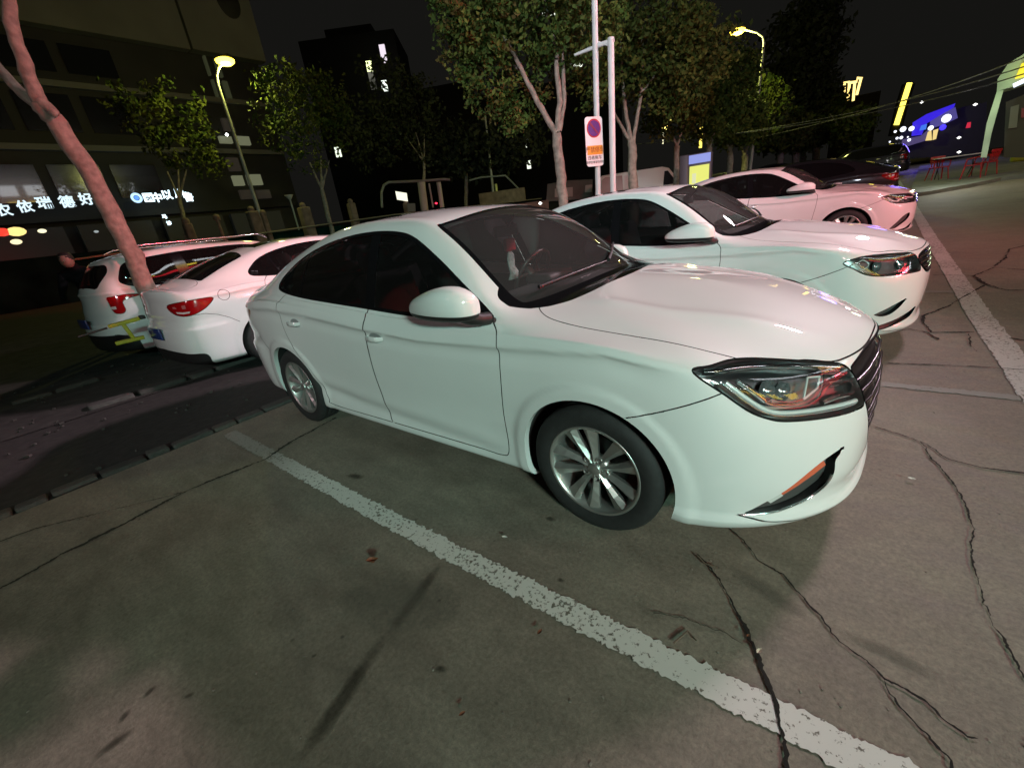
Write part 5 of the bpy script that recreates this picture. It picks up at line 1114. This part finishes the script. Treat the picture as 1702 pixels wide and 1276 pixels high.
b=MB(); b.lathe([(0,.36),(.7,.34),(.75,.30)],'x',20,c=(0,15.9-T[1],17.2-T[2])); b.v=[(p[0],p[1],(p[2]-(17.2-T[2]))*1.3+17.2-T[2]) for p in b.v]; b.build('round_vent',WALLD,ob)
for z in (4.3,8.0,11.2): bbox('ledge',X-.55,X-.2,-40,17.0,z,z+.30,LEDGE if z>5 else WALLD,ob,T)
wm=bbox('window',0,.12,0,2.3,0,1.9,WIN,ob).data
first=[o for o in ob.children if o.name.startswith('window')][0]
k=0
for z in (5.4,9.0,12.0):
    for j in range(14):
        y=-22+j*2.8
        if y>8.5: continue
        o=first if k==0 else link('window',wm,ob); o.location=(X-.62-T[0],y-T[1],z-T[2]); o.scale=(1,1,1 if z<12 else .75); k+=1
def winpx(corners,mt,nm='lit_window',xx=X-.3):
    P=[onx(px,py,xx) for px,py in corners]; ys=[p.y for p in P]; zs=[p.z for p in P]; return bbox(nm,xx-.3,xx,min(ys),max(ys),min(zs),max(zs),mt,ob,T)
STW=emis('stair_window',(.55,.62,.30),.045); STB=emis('stair_window_bright',(.80,.85,.50),.16); STD=emis('stair_window_brown',(.5,.4,.30),.035)
for cs,mt in (([(338,92),(352,125)],STW),([(356,96),(372,128)],STW),([(352,132),(366,165)],STW),([(370,134),(388,168)],STW),([(364,226),(388,238)],STB),([(392,226),(418,241)],STB),([(386,292),(408,308)],STB),([(410,290),(438,307)],STB),([(398,316),(424,330)],STD),([(426,316),(452,329)],STD),([(376,262),(402,284)],STD),([(368,196),(392,218)],STD)): winpx(cs,mt)
b=MB(); c=onx(377,224,X+.1); b.lathe([(0,-.12),(.12,0),(0,.12)],'z',10,c=(c.x-T[0],c.y-T[1],c.z-T[2])); b.build('wall_lamp',emis('white_dot',(.9,1,.95),6),ob)
# illuminated glyph signs on the office building
WG=emis('sign_white_glow',(.66,.84,.93),1.3); WG2=emis('sign_white_glow2',(.66,.84,.93),2.6)
def glyph_row(label,chars,pix,hpx,mt,xx,name='shop_sign',icon=None):
    P0=onx(*pix[0],xx); r=empty(name,P0,0,label,'shop sign')
    for ch,(px,py) in zip(chars,pix):
        c=onx(px,py,xx); t=onx(px,py-hpx/2,xx); s=(t-c).length*2*1.05
        Mx=Matrix.Translation(c-P0)@Matrix(((0,0,1,0),(1,0,0,0),(0,1,0,0),(0,0,0,1)))
        q=txt(ch,s,mt,r,Mx,'sign_letter',.04)
        q.data.transform(Matrix.Translation(-sum((v.co for v in q.data.vertices),Vector())/max(1,len(q.data.vertices)))); 
        if 'kind' in q: del q['kind']
    return r,P0
glyph_row('row of large white glowing characters left of the leaning trunk','农依瑞德好号',[(6,351),(42,344),(78,341),(112,338),(142,333),(176,332)],19,WG,X+.9)
r,P0=glyph_row('short row of white glowing characters with a blue ring emblem at its left end','医中以川鲁',[(246,329),(261,328),(278,326),(294,324),(310,324)],15,WG2,X+.9)
c=onx(227,329,X+.9)-P0; b=MB(); b.tube([(c.x,c.y+.22*math.cos(a),c.z+.22*math.sin(a)) for a in np.linspace(0,2*math.pi,20,endpoint=False)],.07,6,closed=True); b.build('ring_emblem',emis('ring_white',(.5,.75,1),1.4),r)
b=MB(); b.lathe([(0,-.05),(.12,.0),(0,.08)],'x',14,c=tuple(c)); b.build('emblem_center',emis('ring_blue',(.08,.25,.9),1.6),r)
r,P0=glyph_row('two tiny white glowing characters stacked below the ring sign','马诊',[(275,361),(281,371)],7,WG2,X+1.2)
sh=empty('shopfront_strip',(X+.5,0,1.4),0,'dim ground floor shopfronts under the white signs','shopfront'); T2=(X+.5,0,1.4)
for k in range(9):
    bbox('shop_window',X-.3,X+.1,-22+k*4.2,-18.4+k*4.2,1.6,4.0,emis('shop_dim%d'%(k%3),[(.06,.07,.06),(.04,.04,.035),(.08,.09,.09)][k%3],.035),sh,T2)
# distant residential tower with a few lit windows
def tower(label,cx,cy,w,dep,h,rz,wins,col=(.02,.02,.018),extra=None):
    r=empty('apartment_tower',(cx,cy,0),rz,label,'tower'); b=MB(); b.box((0,0,h/2),(w,dep,h)); b.box((0,0,h+1),(w*.5,dep*.6,3)); b.build('wall',mat('tower_wall',col,.9),r); return r
c=A(640,300,120); tw=tower('dark apartment tower with three tiny lit windows left of the leafy tree',c[0],c[1],20,16,40,rad(40),[])
for px,py,cc,s in ((614,111,(.8,.9,.4),2.2),(617,125,(.5,.5,.4),.25),(620,140,(.5,.5,.4),.12),(639,143,(.8,.9,.8),1.8),(637,90,(.8,.7,.8),1.2),(562,253,(.8,.9,.7),1.5)):
    P=Vector(A(px,py,105)); b=MB(); b.box(P-Vector(tw.location),(1.1,.4,1.8 if px!=637 else 3),rz=rad(40)); o=b.build('lit_window',emis('tw%d'%px,cc,s),None); o.parent=tw; o.matrix_parent_inverse=Matrix.Rotation(-rad(40),4,'Z')
# lit dots seen through the tree
for px,py in ((958,109),(912,24),(877,239),(879,274)):
    P=Vector(A(px,py,60)); b=MB(); b.box((0,0,0),(.5,.4,.9) if py>200 else (1.4,.3,.35),rz=.6); o=b.build('far_window_light',emis('faint_win',(.75,.8,.65),.55 if py>200 else 1.6)); o.location=P; tag(o,{958:'small white strip light seen through the leafy tree crown',912:'tiny white light near the top of the leafy crown',877:'faint lit window left of the tree trunk, upper of two',879:'faint lit window left of the tree trunk, lower of two'}[px],'light')
# dark block behind the shelters
c=A(830,250,75); bl=empty('housing_block',(c[0],c[1],0),rad(30),'black silhouette of a low housing block behind the two shelters','building'); b=MB(); b.box((0,0,8.5),(36,14,17)); b.box((-8,0,18),(10,10,3)); b.build('wall',mat('black_block',(.006,.006,.006),1),bl)
# golden stepped roof lights
GOLD=emis('gold_line',(1,.72,.22),2.2)
c=A(1412,240,150); gt=empty('gold_roof_tower',(c[0],c[1],0),0,'dark tower crowned by stepped golden light lines','tower'); b=MB(); b.box((0,6,9),(9,8,18)); b.build('wall',mat('tower_wall',(.02,.02,.018),.9),gt); G=lambda px,py:Vector(A(px,py,140))-Vector(gt.location)
for pl in ([(1390,161),(1397,156),(1403,153),(1404,137),(1412,137)],[(1412,138),(1409,168)],[(1421,135),(1418,168)],[(1412,138),(1424,136),(1425,130),(1433,131)],[(1431,131),(1424,158)]):
    b=MB(); b.tube([G(*p) for p in pl],.28,6); b.build('light_line',GOLD,gt)
# yellow vertical tubes
c=A(1489,215,62); yt=empty('vertical_light_sign',(c[0],c[1],0),0,'tall slanted looking double yellow neon tube above the blue shop','neon sign'); G=lambda px,py:Vector(A(px,py,62))-Vector(yt.location)
b=MB(); b.tube([(0,1,4),G(1500,172)+Vector((0,.8,0)),G(1511,138)+Vector((0,.8,0))],.5,8); b.build('pylon',WALLD,yt)
for dx in (0,3.6):
    b=MB(); b.tube([G(1488+dx,208),G(1510+dx,138)],.13,8); b.build('neon_tube',emis('yellow_neon',(1,.80,.10),2.6),yt)
# blue lit shop
c=A(1545,245,44); bs=empty('blue_lit_shop',(c[0],c[1],gz(c[0],c[1])),0,'shop building glowing blue and violet with white sign blobs and a yellow window','shop'); T=Vector(bs.location)
def bp(nm,cs,d,th,mt): return pxbox(nm,cs,d,th,mt,bs,T)
bp('wall',[(1492,262),(1494,224),(1530,206),(1600,178),(1640,170),(1640,262)],45,8,mat('blue_wall',(.022,.020,.045),.8))
bp('roof_sign',[(1517,204),(1540,190),(1588,172),(1586,178),(1540,205),(1532,224),(1515,226)],44,.5,emis('blue_glow',(.035,.01,.85),.85))
bp('side_glow',[(1546,200),(1588,178),(1592,196),(1566,208),(1545,214)],44.2,.4,emis('violet_glow',(.16,.13,.62),.40))
bp('lower_glow',[(1500,232),(1530,226),(1545,214),(1538,234),(1512,242),(1496,248)],44.2,.4,emis('violet_glow2',(.22,.16,.48),.28))
bp('lit_window',[(1538,234),(1542,220),(1548,216),(1549,233)],43.8,.3,emis('warm_window',(.95,.72,.25),.95)); bp('lit_window',[(1550,233),(1551,217),(1560,214),(1556,231)],43.8,.3,emis('warm_window',(.95,.72,.25),.95))
bp('blue_panel',[(1528,217),(1531,209),(1541,206),(1539,215)],43.6,.3,emis('panel_blue',(.05,.20,.95),.9))
for px,py,rx in ((1488,219,2.6),(1501,215,5.5),(1515,214,5.0),(1491,230,2.6),(1498,229,3.2),(1511,233,3.2),(1509,228,1.6),(1547,213,4.8),(1573,197,8),(1479,236,1.8),(1478,245,1.6),(1487,248,1.5),(1474,242,1.2)):
    P=Vector(A(px,py,43.4))-T; b=MB(); s=rx/FPX*21; b.lathe([(0,-s*.3),(s*.8,-s*.25),(s,0),(s*.8,s*.25),(0,s*.3)],'y',14,c=tuple(P)); b.build('sign_letter',emis('blob_white',(.85,.88,1.),2.0),bs)
P=Vector(A(1567,212,43.4))-T; b=MB(); b.lathe([(0,-.1),(.17,0),(0,.1)],'y',12,c=tuple(P)); b.build('blue_lamp',emis('blue_dot',(.05,.03,1),2),bs)
pxb=pxbox('red_sign',[(1605,213),(1608,204),(1614,203),(1613,212)],40,.3,emis('red_sign_glow',(.75,.02,.05),.8)); tag(pxb,'small red glowing sign to the right of the blue shop','sign')
for px,py,l in ((1594,229,'white point of light under the small red sign'),(1594,253,'dim white lamp above the left red chair'),(1621,174,'tiny white light above the small red sign'),(1532,170,'small white light right of the yellow neon tubes')):
    P=Vector(A(px,py,38)); b=MB(); b.lathe([(0,-.07),(.10,0),(0,.07)],'z',10); o=b.build('lamp',emis('dot_white',(1,1,.95),3)); o.location=P; tag(o,l,'light')
    if py==253:
        ll=bpy.data.lights.new('lamp_light','POINT'); ll.energy=60; ll.shadow_soft_size=.1; lo=bpy.data.objects.new('lamp_light',ll); COL.objects.link(lo); lo.parent=o; lo.location=Vector(A(1585,240,20))-P
# green lit shop canopy at the right edge
d0=22; c=A(1665,262,d0); gs=empty('green_lit_canopy',(c[0],c[1],gz(c[0],c[1])),0,'shop canopy lit green at the right edge with a yellow sign','shop canopy'); T=Vector(gs.location)
GR=mat('canopy_pale',(.38,.46,.34),.7,noise=(1,.3))
pxbox('fascia',[(1657,152),(1658,132),(1676,106),(1712,84),(1712,134),(1690,142)],d0,1.2,GR,gs,T)
pxbox('column',[(1657,152),(1668,150),(1648,222),(1640,262),(1630,262),(1640,205)],d0,.4,GR,gs,T)
pxbox('yellow_sign',[(1687,131),(1698,106),(1716,100),(1716,124)],d0-.3,.2,emis('yellow_sign',(1,.80,.02),1.1),gs,T)
b=MB(); b.tube([Vector(A(1684,143,d0-.4))-T,Vector(A(1716,128,d0-.4))-T],.06,8); b.build('white_tube',emis('tube_white',(.75,.85,1),1.8),gs)
pxbox('shop_wall',[(1668,262),(1672,170),(1720,150),(1720,262)],d0+2.5,1,mat('shop_wall',(.10,.10,.085),.8),gs,T)
pxbox('dim_panel',[(1676,214),(1680,178),(1694,174),(1690,212)],d0+2.3,.1,mat('panel_grey',(.30,.32,.28),.7),gs,T)
pxbox('red_panel',[(1697,196),(1698,180),(1712,178),(1712,194)],d0+2.3,.1,emis('dim_red',(.25,.02,.03),.3),gs,T)
l=bpy.data.lights.new('canopy_light','POINT'); l.energy=60; l.color=(.75,1,.55); l.shadow_soft_size=.3; o=bpy.data.objects.new('canopy_light',l); COL.objects.link(o); o.parent=gs; o.location=Vector(A(1676,150,d0-1.5))-T
l=bpy.data.lights.new('blue_spill','POINT'); l.energy=140; l.color=(.18,.12,1); l.shadow_soft_size=.6; o=bpy.data.objects.new('blue_spill',l); COL.objects.link(o); o.parent=bs; o.location=Vector(A(1540,225,38))-Vector(bs.location)
# overhead cables
for k,(pa,pb_,pc_,da,db) in enumerate((((1712,108),(1430,200),(1100,238),14,30),((1712,120),(1450,205),(1060,240),14,30),((1712,92),(1480,185),(1230,235),14,34))):
    a,m_,c_=A(*pa,da),A(*pb_,(da+db)/2),A(*pc_,db); pts=[tuple((1-t)**2*np.array(a)+2*t*(1-t)*np.array(m_)+t*t*np.array(c_)) for t in np.linspace(0,1,14)]
    b=MB(); b.tube(pts,.012,5); tag(b.build('overhead_cable',mat('cable_grey',(.16,.16,.15),.6)),['uppermost but one sagging cable crossing the right sky','lowest sagging cable crossing the right sky towards the trees','highest sagging cable at the right, ending above the pink car'][k],'cable')
# string lights and small lamps among the street trees
YG=emis('small_yellow',(1,.85,.2),5.)
for px,py,r_,lab in ((1105,212,.20,'glowing yellow orb lamp left of the kiosk trees'),(1114,199,.10,'small yellow light above and right of the orb lamp'),(1127,192,.06,'tiny light at the top of the small cluster beside the orb lamp'),(1146,203,.08,'small yellow light in the tree left of the yellow vertical bar'),(1173,183,.05,'single tiny light high in the tree above the yellow vertical bar'),(987,0,.001,'')):
    if not lab: continue
    P=Vector(A(px,py,34)); b=MB(); b.lathe([(0,-r_),(r_*.8,-r_*.5),(r_,0),(r_*.8,r_*.5),(0,r_)],'z',12); o=b.build('small_lamp',YG); o.location=P; tag(o,lab,'lamp')
for px,y0,y1,n,lab in ((1236,210,229,4,'short vertical string of white light dots above the pink sedan'),(1178,207,228,4,'vertical string of yellow dots right of the yellow bar'),(1102,222,238,4,'short string of white dots hanging under the orb lamp')):
    b=MB(); T=Vector(A(px,y0,34))
    for k in range(n):
        P=Vector(A(px,y0+(y1-y0)*k/(n-1),34))-T; b.lathe([(0,-.05),(.06,0),(0,.05)],'z',8,c=tuple(P))
    b.tube([(0,0,0),Vector(A(px,y1,34))-T],.008,4); o=b.build('string_light',emis('string_white',(1,.95,.6),3.)); o.location=T; tag(o,lab,'string light')
b=MB(); T=Vector(A(1166,208,36)); b.tube([(0,0,0),Vector(A(1164,246,36))-T],.10,8); b.tube([Vector(A(1160,222,36))-T,Vector(A(1171,220,36))-T],.10,8); o=b.build('light_bar',emis('bar_yellow',(1,.78,.12),2.)); o.location=T; tag(o,'bright yellow vertical light bar with a short cross piece behind the trees','neon sign')
# ---------------------------------------------------------------- road island at the right, chairs, table
pts=[(1510,329),(1545,324),(1580,318),(1612,312),(1640,306),(1662,301),(1700,297),(1760,292)]
fr_=[ground_at(*p) for p in pts]; V=[];n=len(fr_)
for p in fr_: V.append((p[0],p[1],gz(p[0],p[1])+.11))
for p in fr_: q=(p[0]+1.5,p[1]+22); V.append((q[0],q[1],gz(*q)+.11))
for p in fr_: V.append((p[0],p[1],gz(p[0],p[1])-.02))
F=[(i,i+1,n+i+1,n+i) for i in range(n-1)]+[(2*n+i,2*n+i+1,i+1,i) for i in range(n-1)]
isl=mat('island_paving',(.17,.18,.15),.85,noise=(2,.25)); tag(link('raised_pavement',npmesh('raised_pavement',V,F,isl)),kind='structure')
REDP=mat('red_plastic',(.42,.015,.02),.35)
def chair(px,py,rz,label,back=True):
    p=ground_at(px,py,.11); r=empty('plastic_chair',(p[0],p[1],gz(p[0],p[1])+.11),rz,label,'chair','red plastic chairs beside the white table')
    b=MB(); b.box((0,0,.43),(.44,.44,.035),bev=.012); b.build('seat',REDP,r)
    b=MB(); b.box((0,.21,.64),(.42,.03,.10),bev=.01,mtx=Matrix.Rotation(-.15,3,'X')); b.box((0,.235,.78),(.44,.03,.09),bev=.01,mtx=Matrix.Rotation(-.15,3,'X'))
    for k in range(5): b.box((-.16+.08*k,.215,.62),(.03,.02,.34),mtx=Matrix.Rotation(-.15,3,'X'))
    b.build('backrest',REDP,r)
    for s in (-1,1):
        b=MB(); b.tube([(s*.22,-.20,.43),(s*.24,-.18,.64),(s*.24,.0,.66),(s*.22,.22,.68)],.018,6); b.build('armrest',REDP,r)
        for q in (-1,1): b=MB(); b.tube([(s*.19,q*.19,.43),(s*.25,q*.25,.0)],[.022,.016],6); b.build('leg',REDP,r)
    return r
chair(1556,299,.3,'red plastic chair nearest the dark car, left of the white table'); chair(1612,297,-1.7,'red plastic chair at the right end of the white table'); 
c=chair(1633,292,-2.3,'red plastic chair farthest right, partly behind the other one')
p=ground_at(1583,296,.11); r=empty('folding_table',(p[0],p[1],gz(p[0],p[1])+.11),.15,'white topped folding table between the red chairs','table')
b=MB(); b.box((0,0,.74),(1.25,.6,.035),bev=.01); b.build('table_top',mat('table_white',(.6,.6,.6),.4),r)
for s in (-1,1):
    b=MB(); b.tube([(s*.5,-.25,.73),(s*.45,.25,0)],.015,6); b.tube([(s*.5,.25,.73),(s*.45,-.25,0)],.015,6); b.build('leg',DARKM,r)
p=ground_at(1690,273); b=MB(); b.box((0,0,.35),(.5,.35,.5),bev=.1); b.lathe([(0,.55),(.25,.6),(.2,.75),(0,.8)],'z',12); o=b.build('parked_scooter_seat',mat('yellow_green',(.45,.5,.05),.4)); o.location=(p[0],p[1],gz(p[0],p[1])); tag(o,'yellow green hooded bundle at the right edge beyond the chairs','bundle'); o.name='bundle'
# ---------------------------------------------------------------- vans and boxes behind the middle car
def van():
    d0=24; c=A(1073,315,d0); r=empty('white_van',(c[0],c[1],gz(c[0],c[1])),rad(24),'white panel van parked behind the second tree trunk','van'); H=2.15
    side=[(-2.2,.35),(-2.2,H-.15),(-2.05,H),(.7,H),(1.0,H-.1),(1.55,1.35),(2.2,1.1),(2.3,.8),(2.3,.35)]
    b=MB(); b.prism(side,-.9,.9,lambda u,v,h:(u,h,v)); b.build('body',mat('van_white',(.60,.66,.58),.4),r,angle=30)
    for s in (-1,1): b=MB(); b.prism([(.75,1.35),(.8,H-.2),(.95,H-.2),(1.4,1.35)],.895*s,.905*s,lambda u,v,h:(u,h,v)); b.build('side_window',GLOSSB,r)
    b=MB(); b.add([(1.04,-.75,H-.16),(1.04,.75,H-.16),(1.54,.8,1.37),(1.54,-.8,1.37)],[(0,1,2,3)]); b.v=[(x+.012,y,z+.012) for x,y,z in b.v]; b.build('windshield',GLOSSB,r)
    for x in (-1.4,1.5):
        for s in (-1,1): b=MB(); b.lathe([(0,-.1),(.30,-.1),(.34,-.06),(.34,.06),(.3,.1),(0,.1)],'y',20,c=(x,s*.82,.34)); b.build('wheel',RUBBER,r)
    return r
van()
r=pxbox('utility_cabinet',[(999,330),(1000,300),(1006,295),(1034,292),(1037,330)],19,1.2,mat('cabinet_pink',(.30,.24,.21),.6,noise=(1,.2))); tag(r,'pinkish steel cabinet between the two tall poles','cabinet')
r=pxbox('utility_cabinet',[(1038,328),(1038,292),(1048,291),(1049,328)],19.3,.8,mat('cabinet_white',(.55,.55,.50),.6)); tag(r,'narrow white cabinet right of the pinkish one','cabinet')
r=empty('service_hut',tuple(A(950,330,21)),0,'low grey green hut with pale panels behind the leafy tree','hut'); T=Vector(r.location)
pxbox('wall',[(908,335),(910,306),(945,300),(985,298),(985,330)],21,1.5,mat('hut_grey',(.085,.09,.07),.8,noise=(1,.3)),r,T); pxbox('pale_panel',[(922,328),(922,314),(952,311),(952,327)],20.9,.05,mat('hut_panel',(.26,.26,.22),.8),r,T); pxbox('pale_panel',[(972,320),(973,308),(984,307),(984,319)],20.9,.05,mat('hut_panel',(.26,.26,.22),.8),r,T)
r=pxbox('brick_wall',[(700,372),(705,360),(870,338),(912,332),(912,350)],17,.3,mat('low_brick',(.12,.08,.055),.9,noise=(3,.4))); tag(r,'low reddish brown wall running behind the main car roof','wall')
P=Vector(A(898,338,14)); b=MB(); b.lathe([(0,-.05),(.06,0),(0,.05)],'z',10); o=b.build('headlamp_glint',emis('dot_white',(1,1,.95),3)); o.location=P; o.name='small_lamp'; tag(o,'small white lamp just above the main car roof beside the tree trunk','lamp')
# ---------------------------------------------------------------- far traffic lights at the left
def copy_tree(o,parent=None):
    c=o.copy(); COL.objects.link(c)
    if parent: c.parent=parent
    for ch in list(o.children): copy_tree(ch,c)
    return c
for px,py,col,s,lab in ((3,386,(1,.05,.03),.30,'red tail light of a passing car at the left edge'),(27,385,(1,.75,.25),.34,'warm yellow headlight glow beside the red light at the left edge'),(70,384,(1,.95,.6),.16,'small pale headlight right of the yellow one'),(27,402,(1,.85,.5),.20,'flat yellowish light low at the left edge'),(160,385,(.7,.8,.8),.10,'faint white light left of the leaning trunk')):
    P=onx(px,py,-30.); b=MB(); b.lathe([(0,-s*.6),(s*.5,-s*.5),(s*.85,-s*.3),(s,0),(s*.85,s*.3),(s*.5,s*.5),(0,s*.6)],'z',20); o=b.build('traffic_light_glow',emis('tl%d_%d'%(px,py),col,1.3 if s>.12 else .5)); o.name='vehicle_lamp'; o.location=P; tag(o,lab,'vehicle lamp')
# ---------------------------------------------------------------- yellow parking barrier by the hatchback
YB=mat('barrier_yellow',(.36,.36,.02),.6,noise=(6,.3)); g0=at_depth(212,590,7.6); r=empty('parking_barrier',(g0[0],g0[1],0),0,'yellow folding parking barrier on the ground behind the white hatchback','parking barrier'); T=Vector((g0[0],g0[1],0)); D=7.6
Q=lambda px,py:Vector(A(px,py,D))-T
for a_,b_,w in (((180,543),(232,529),.045),((204,538),(222,562),.045),((192,571),(240,560),.045)):
    p,q=Q(*a_),Q(*b_); m=(p+q)/2; dd=q-p; bx=MB(); bx.box(m,(dd.length,.10,w),mtx=dd.to_track_quat('X','Z').to_matrix(),bev=.008); bx.build('bar',YB,r)
b=MB(); b.box(Q(236,527),(.10,.06,.05),bev=.01); b.build('lock_box',TRIM,r)
b=MB(); b.tube([Q(130,560),Q(178,545)],.014,6); b.build('dark_rod',DARKM,r)
# ---------------------------------------------------------------- person behind the hatchback
def person(px,py,dist):
    h=Vector(A(px,py,dist)); g=gz(h.x,h.y); r=empty('person',(h.x,h.y,g),rad(-30),'person in black clothes bending forward behind the white hatchback','person')
    hz=h.z-g
    V=[(0,0,hz*.58),(0,.02,hz*.70),(.10,.03,hz*.82),(.17,.03,hz*.88),(.24,.03,hz*.93),(.31,.03,hz*.98),
       (.17,-.18,hz*.86),(.30,-.24,hz*.70),(.48,-.20,hz*.62),(.17,.24,hz*.86),(.30,.30,hz*.70),(.48,.26,hz*.62),
       (-.02,-.11,hz*.52),(.03,-.12,hz*.28),(-.04,-.12,.07),(.10,-.12,.04),(-.02,.13,hz*.52),(.03,.14,hz*.28),(-.04,.14,.07),(.10,.14,.04)]
    E=[(0,1),(1,2),(2,3),(3,4),(4,5),(3,6),(6,7),(7,8),(3,9),(9,10),(10,11),(0,12),(12,13),(13,14),(14,15),(0,16),(16,17),(17,18),(18,19)]
    R=[.16,.15,.17,.15,.065,.10,.085,.055,.04,.085,.055,.04,.10,.07,.05,.045,.10,.07,.05,.045]
    me=bpy.data.meshes.new('clothed_body'); me.from_pydata(V,E,[]); me.update(); o=link('clothed_body',me,r); me.materials.append(mat('black_cloth',(.006,.006,.007),.9,spec=.05))
    sk=o.modifiers.new('s','SKIN'); 
    for k,v in enumerate(me.skin_vertices[0].data): v.radius=(R[k],R[k]); v.use_root=(k==0)
    ss=o.modifiers.new('u','SUBSURF'); ss.levels=2; ss.render_levels=2
    bpy.context.view_layer.update(); dg=bpy.context.evaluated_depsgraph_get(); m2=bpy.data.meshes.new_from_object(o.evaluated_get(dg)); o.modifiers.clear(); o.data=m2; m2.polygons.foreach_set('use_smooth',[True]*len(m2.polygons))
    b=MB(); hc=Vector((.33,.03,hz*1.0)); b.lathe([(0,-.12),(.055,-.105),(.085,-.05),(.092,.01),(.085,.07),(.05,.11),(0,.125)],'z',16,c=tuple(hc)); b.tube([hc+Vector((.08,0,0)),hc+Vector((.115,0,-.02))],[.012,.016],6); b.build('head',mat('skin_tone',(.25,.14,.11),.6),r)
    b=MB(); b.lathe([(.098,.0),(.098,.06),(.07,.12),(0,.14)],'z',16,c=tuple(hc+Vector((-.012,0,.0)))); b.build('hair',mat('black_hair',(.01,.008,.008),.7),r)
    return r
person(124,432,10.9)
# ---------------------------------------------------------------- shopfront across the lane (seen only mirrored in paint and glass)
sf=empty('shop_row',(19,3,0),0,'row of shops with red, white and yellow lit signs facing the parked cars','shop row'); T=(19,3,0)
bbox('wall',19.2,24,-14,24,-.5,14.5,mat('shop_row_wall',(.12,.11,.10),.9),sf,T); bbox('awning',18.2,19.2,-14,24,2.9,3.0,mat('awning',(.06,.06,.06),.8),sf,T)
for k,z in enumerate((3.3,3.75,4.2)): bbox('red_sign_tube',19.05,19.18,-3.5,10.0,z,z+.2,emis('led_red',(1,.03,.05),6.0),sf,T)
bbox('red_sign_tube',19.05,19.18,3,22.0,9.6,10.3,emis('led_red',(1,.03,.05),6.0),sf,T)
YC=emis('yellow_letters',(1,.75,.08),9.); WC=emis('white_letters',(.9,.95,1),9.)
for k in range(6):
    bbox('yellow_letter',19.0,19.15,-6+k*1.1,-5.4+k*1.1,4.6,5.3,YC,sf,T); bbox('yellow_letter',19.0,19.15,6+k*2.0,7.3+k*2.0,10.8,11.5,YC,sf,T)
for k in range(7):
    bbox('white_letter',19.0,19.15,2+k*1.3,2.8+k*1.3,4.9,5.6,WC,sf,T); bbox('white_letter',19.0,19.15,3+k*2.6,4.8+k*2.6,12.2,13.5,WC,sf,T)
for k in range(5):
    bbox('white_lamp',18.3,18.5,-8+k*1.0,-7.75+k*1.0,5.9,6.1,emis('lamp_dot',(1,1,1),60.),sf,T)
for k in range(6): bbox('shop_window',19.05,19.15,-12+k*5.6,-8.4+k*5.6,.4,2.7,emis('shop_pane',(.9,.75,.6),.18),sf,T)

# ---------------------------------------------------------------- the cars in place
PRG='white sedans parked side by side'
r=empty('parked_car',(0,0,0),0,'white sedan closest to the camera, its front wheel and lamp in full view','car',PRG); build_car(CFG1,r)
# things hanging behind the windscreen of the near car
c=Vector((-1.02,.02,1.24)); ch=empty('mirror_charm',c,0,'red box with a pale blue tassel hanging behind the windscreen','charm'); b=MB(); b.box((0,0,0),(.03,.10,.08),bev=.01); b.tube([(0,0,.04),(0,0,.12)],.002,4); b.build('red_box',mat('charm_red',(.35,.02,.04),.5),ch)
b=MB(); b.lathe([(.012,-.04),(.030,-.06),(.034,-.10),(.030,-.14),(.040,-.18),(.046,-.225),(0,-.225)],'z',14); b.v=[(x*.35+.006*math.sin(z*60),y*1.15+.008*math.sin(z*31+1),z) for x,y,z in b.v]; b.build('pale_cloth',mat('charm_pale',(.15,.20,.20),.9,noise=(40,.5)),ch)
r=empty('parked_car',(.341,2.69,.0),rad(-2.0),'white sedan in the middle of the row with chrome bars between its lamps','car',PRG); build_car(CFG2,r)
r=empty('parked_car',(.53,8.46,.14),rad(3.0),'pink tinted white sedan farthest away in the front row','car',PRG); r.scale=(1.04,1.02,1.0); build_car(CFG3,r)
r=empty('parked_car',(-6.05,2.64,0),rad(91),'white sedan parked crosswise behind the near car, showing its red tail lamp','car'); build_car(CFG4,r)
b=MB(); b.box((-3.655,0,.60),(.02,.44,.14),bev=.004); b.build('number_plate',PLATE,r)
r=empty('parked_car',(-8.70,2.45,0),rad(94),'white hatchback at the far left with a boot shaped red tail lamp','car'); build_car(CFG5,r)
b=MB()
for s in (-1,1): b=MB(); b.tube([(-.95,s*.66,1.60),(-1.1,s*.66,1.68),(-2.9,s*.62,1.70),(-3.05,s*.60,1.65)],.014,6); b.build('roof_rail',CHROME,r)
b=MB(); b.box((-3.80,0,.68),(.02,.44,.14),bev=.004); b.build('number_plate',PLATE,r)
CFG6=variant(CFG4,paint=BLACKP,tailbits=CFG4['tailbits'],sglass=GLOSSB,interior=False)
r=empty('parked_car',(-2.2,12.3,.245),rad(184),'black sedan nose in beyond the pink tinted car, its red tail lamp at the right','car'); build_car(CFG6,r)
CFG7=variant(CFG5,paint=mat('dark_blue_paint',(.010,.010,.030),.3,0,1.),sglass=GLOSSB,interior=False)
r7=empty('parked_car',(-1.3,31.0,.77),rad(181),'dark blue people carrier standing below the blue lit shop','car'); build_car(CFG7,r7)
for (px,py,d0,rz,lab) in ((1205,290,27,10,'small dark car far behind the trees, just right of the kiosk'),(1255,282,32,12,'dark car far away above the pink sedan roof'),(1330,268,40,10,'dark distant car with a reddish lamp left of the black sedan roof'),(1098,305,26,15,'dark parked car right of the white van')):
    p=A(px,py,d0); c=copy_tree(r); c.location=(p[0],p[1],gz(p[0],p[1])); c.rotation_euler=(0,0,rad(rz)); c.scale=(1,1,1); tag(c,lab,'car','dark cars parked far behind the trees')
    b=MB(); b.box((.97,-.55,.68),(.05,.28,.10)); b.box((.97,.55,.68),(.05,.28,.10)); o=b.build('lamp_glint',emis('glint',(1,.95,.8),.8),c); o['kind']='stuff'
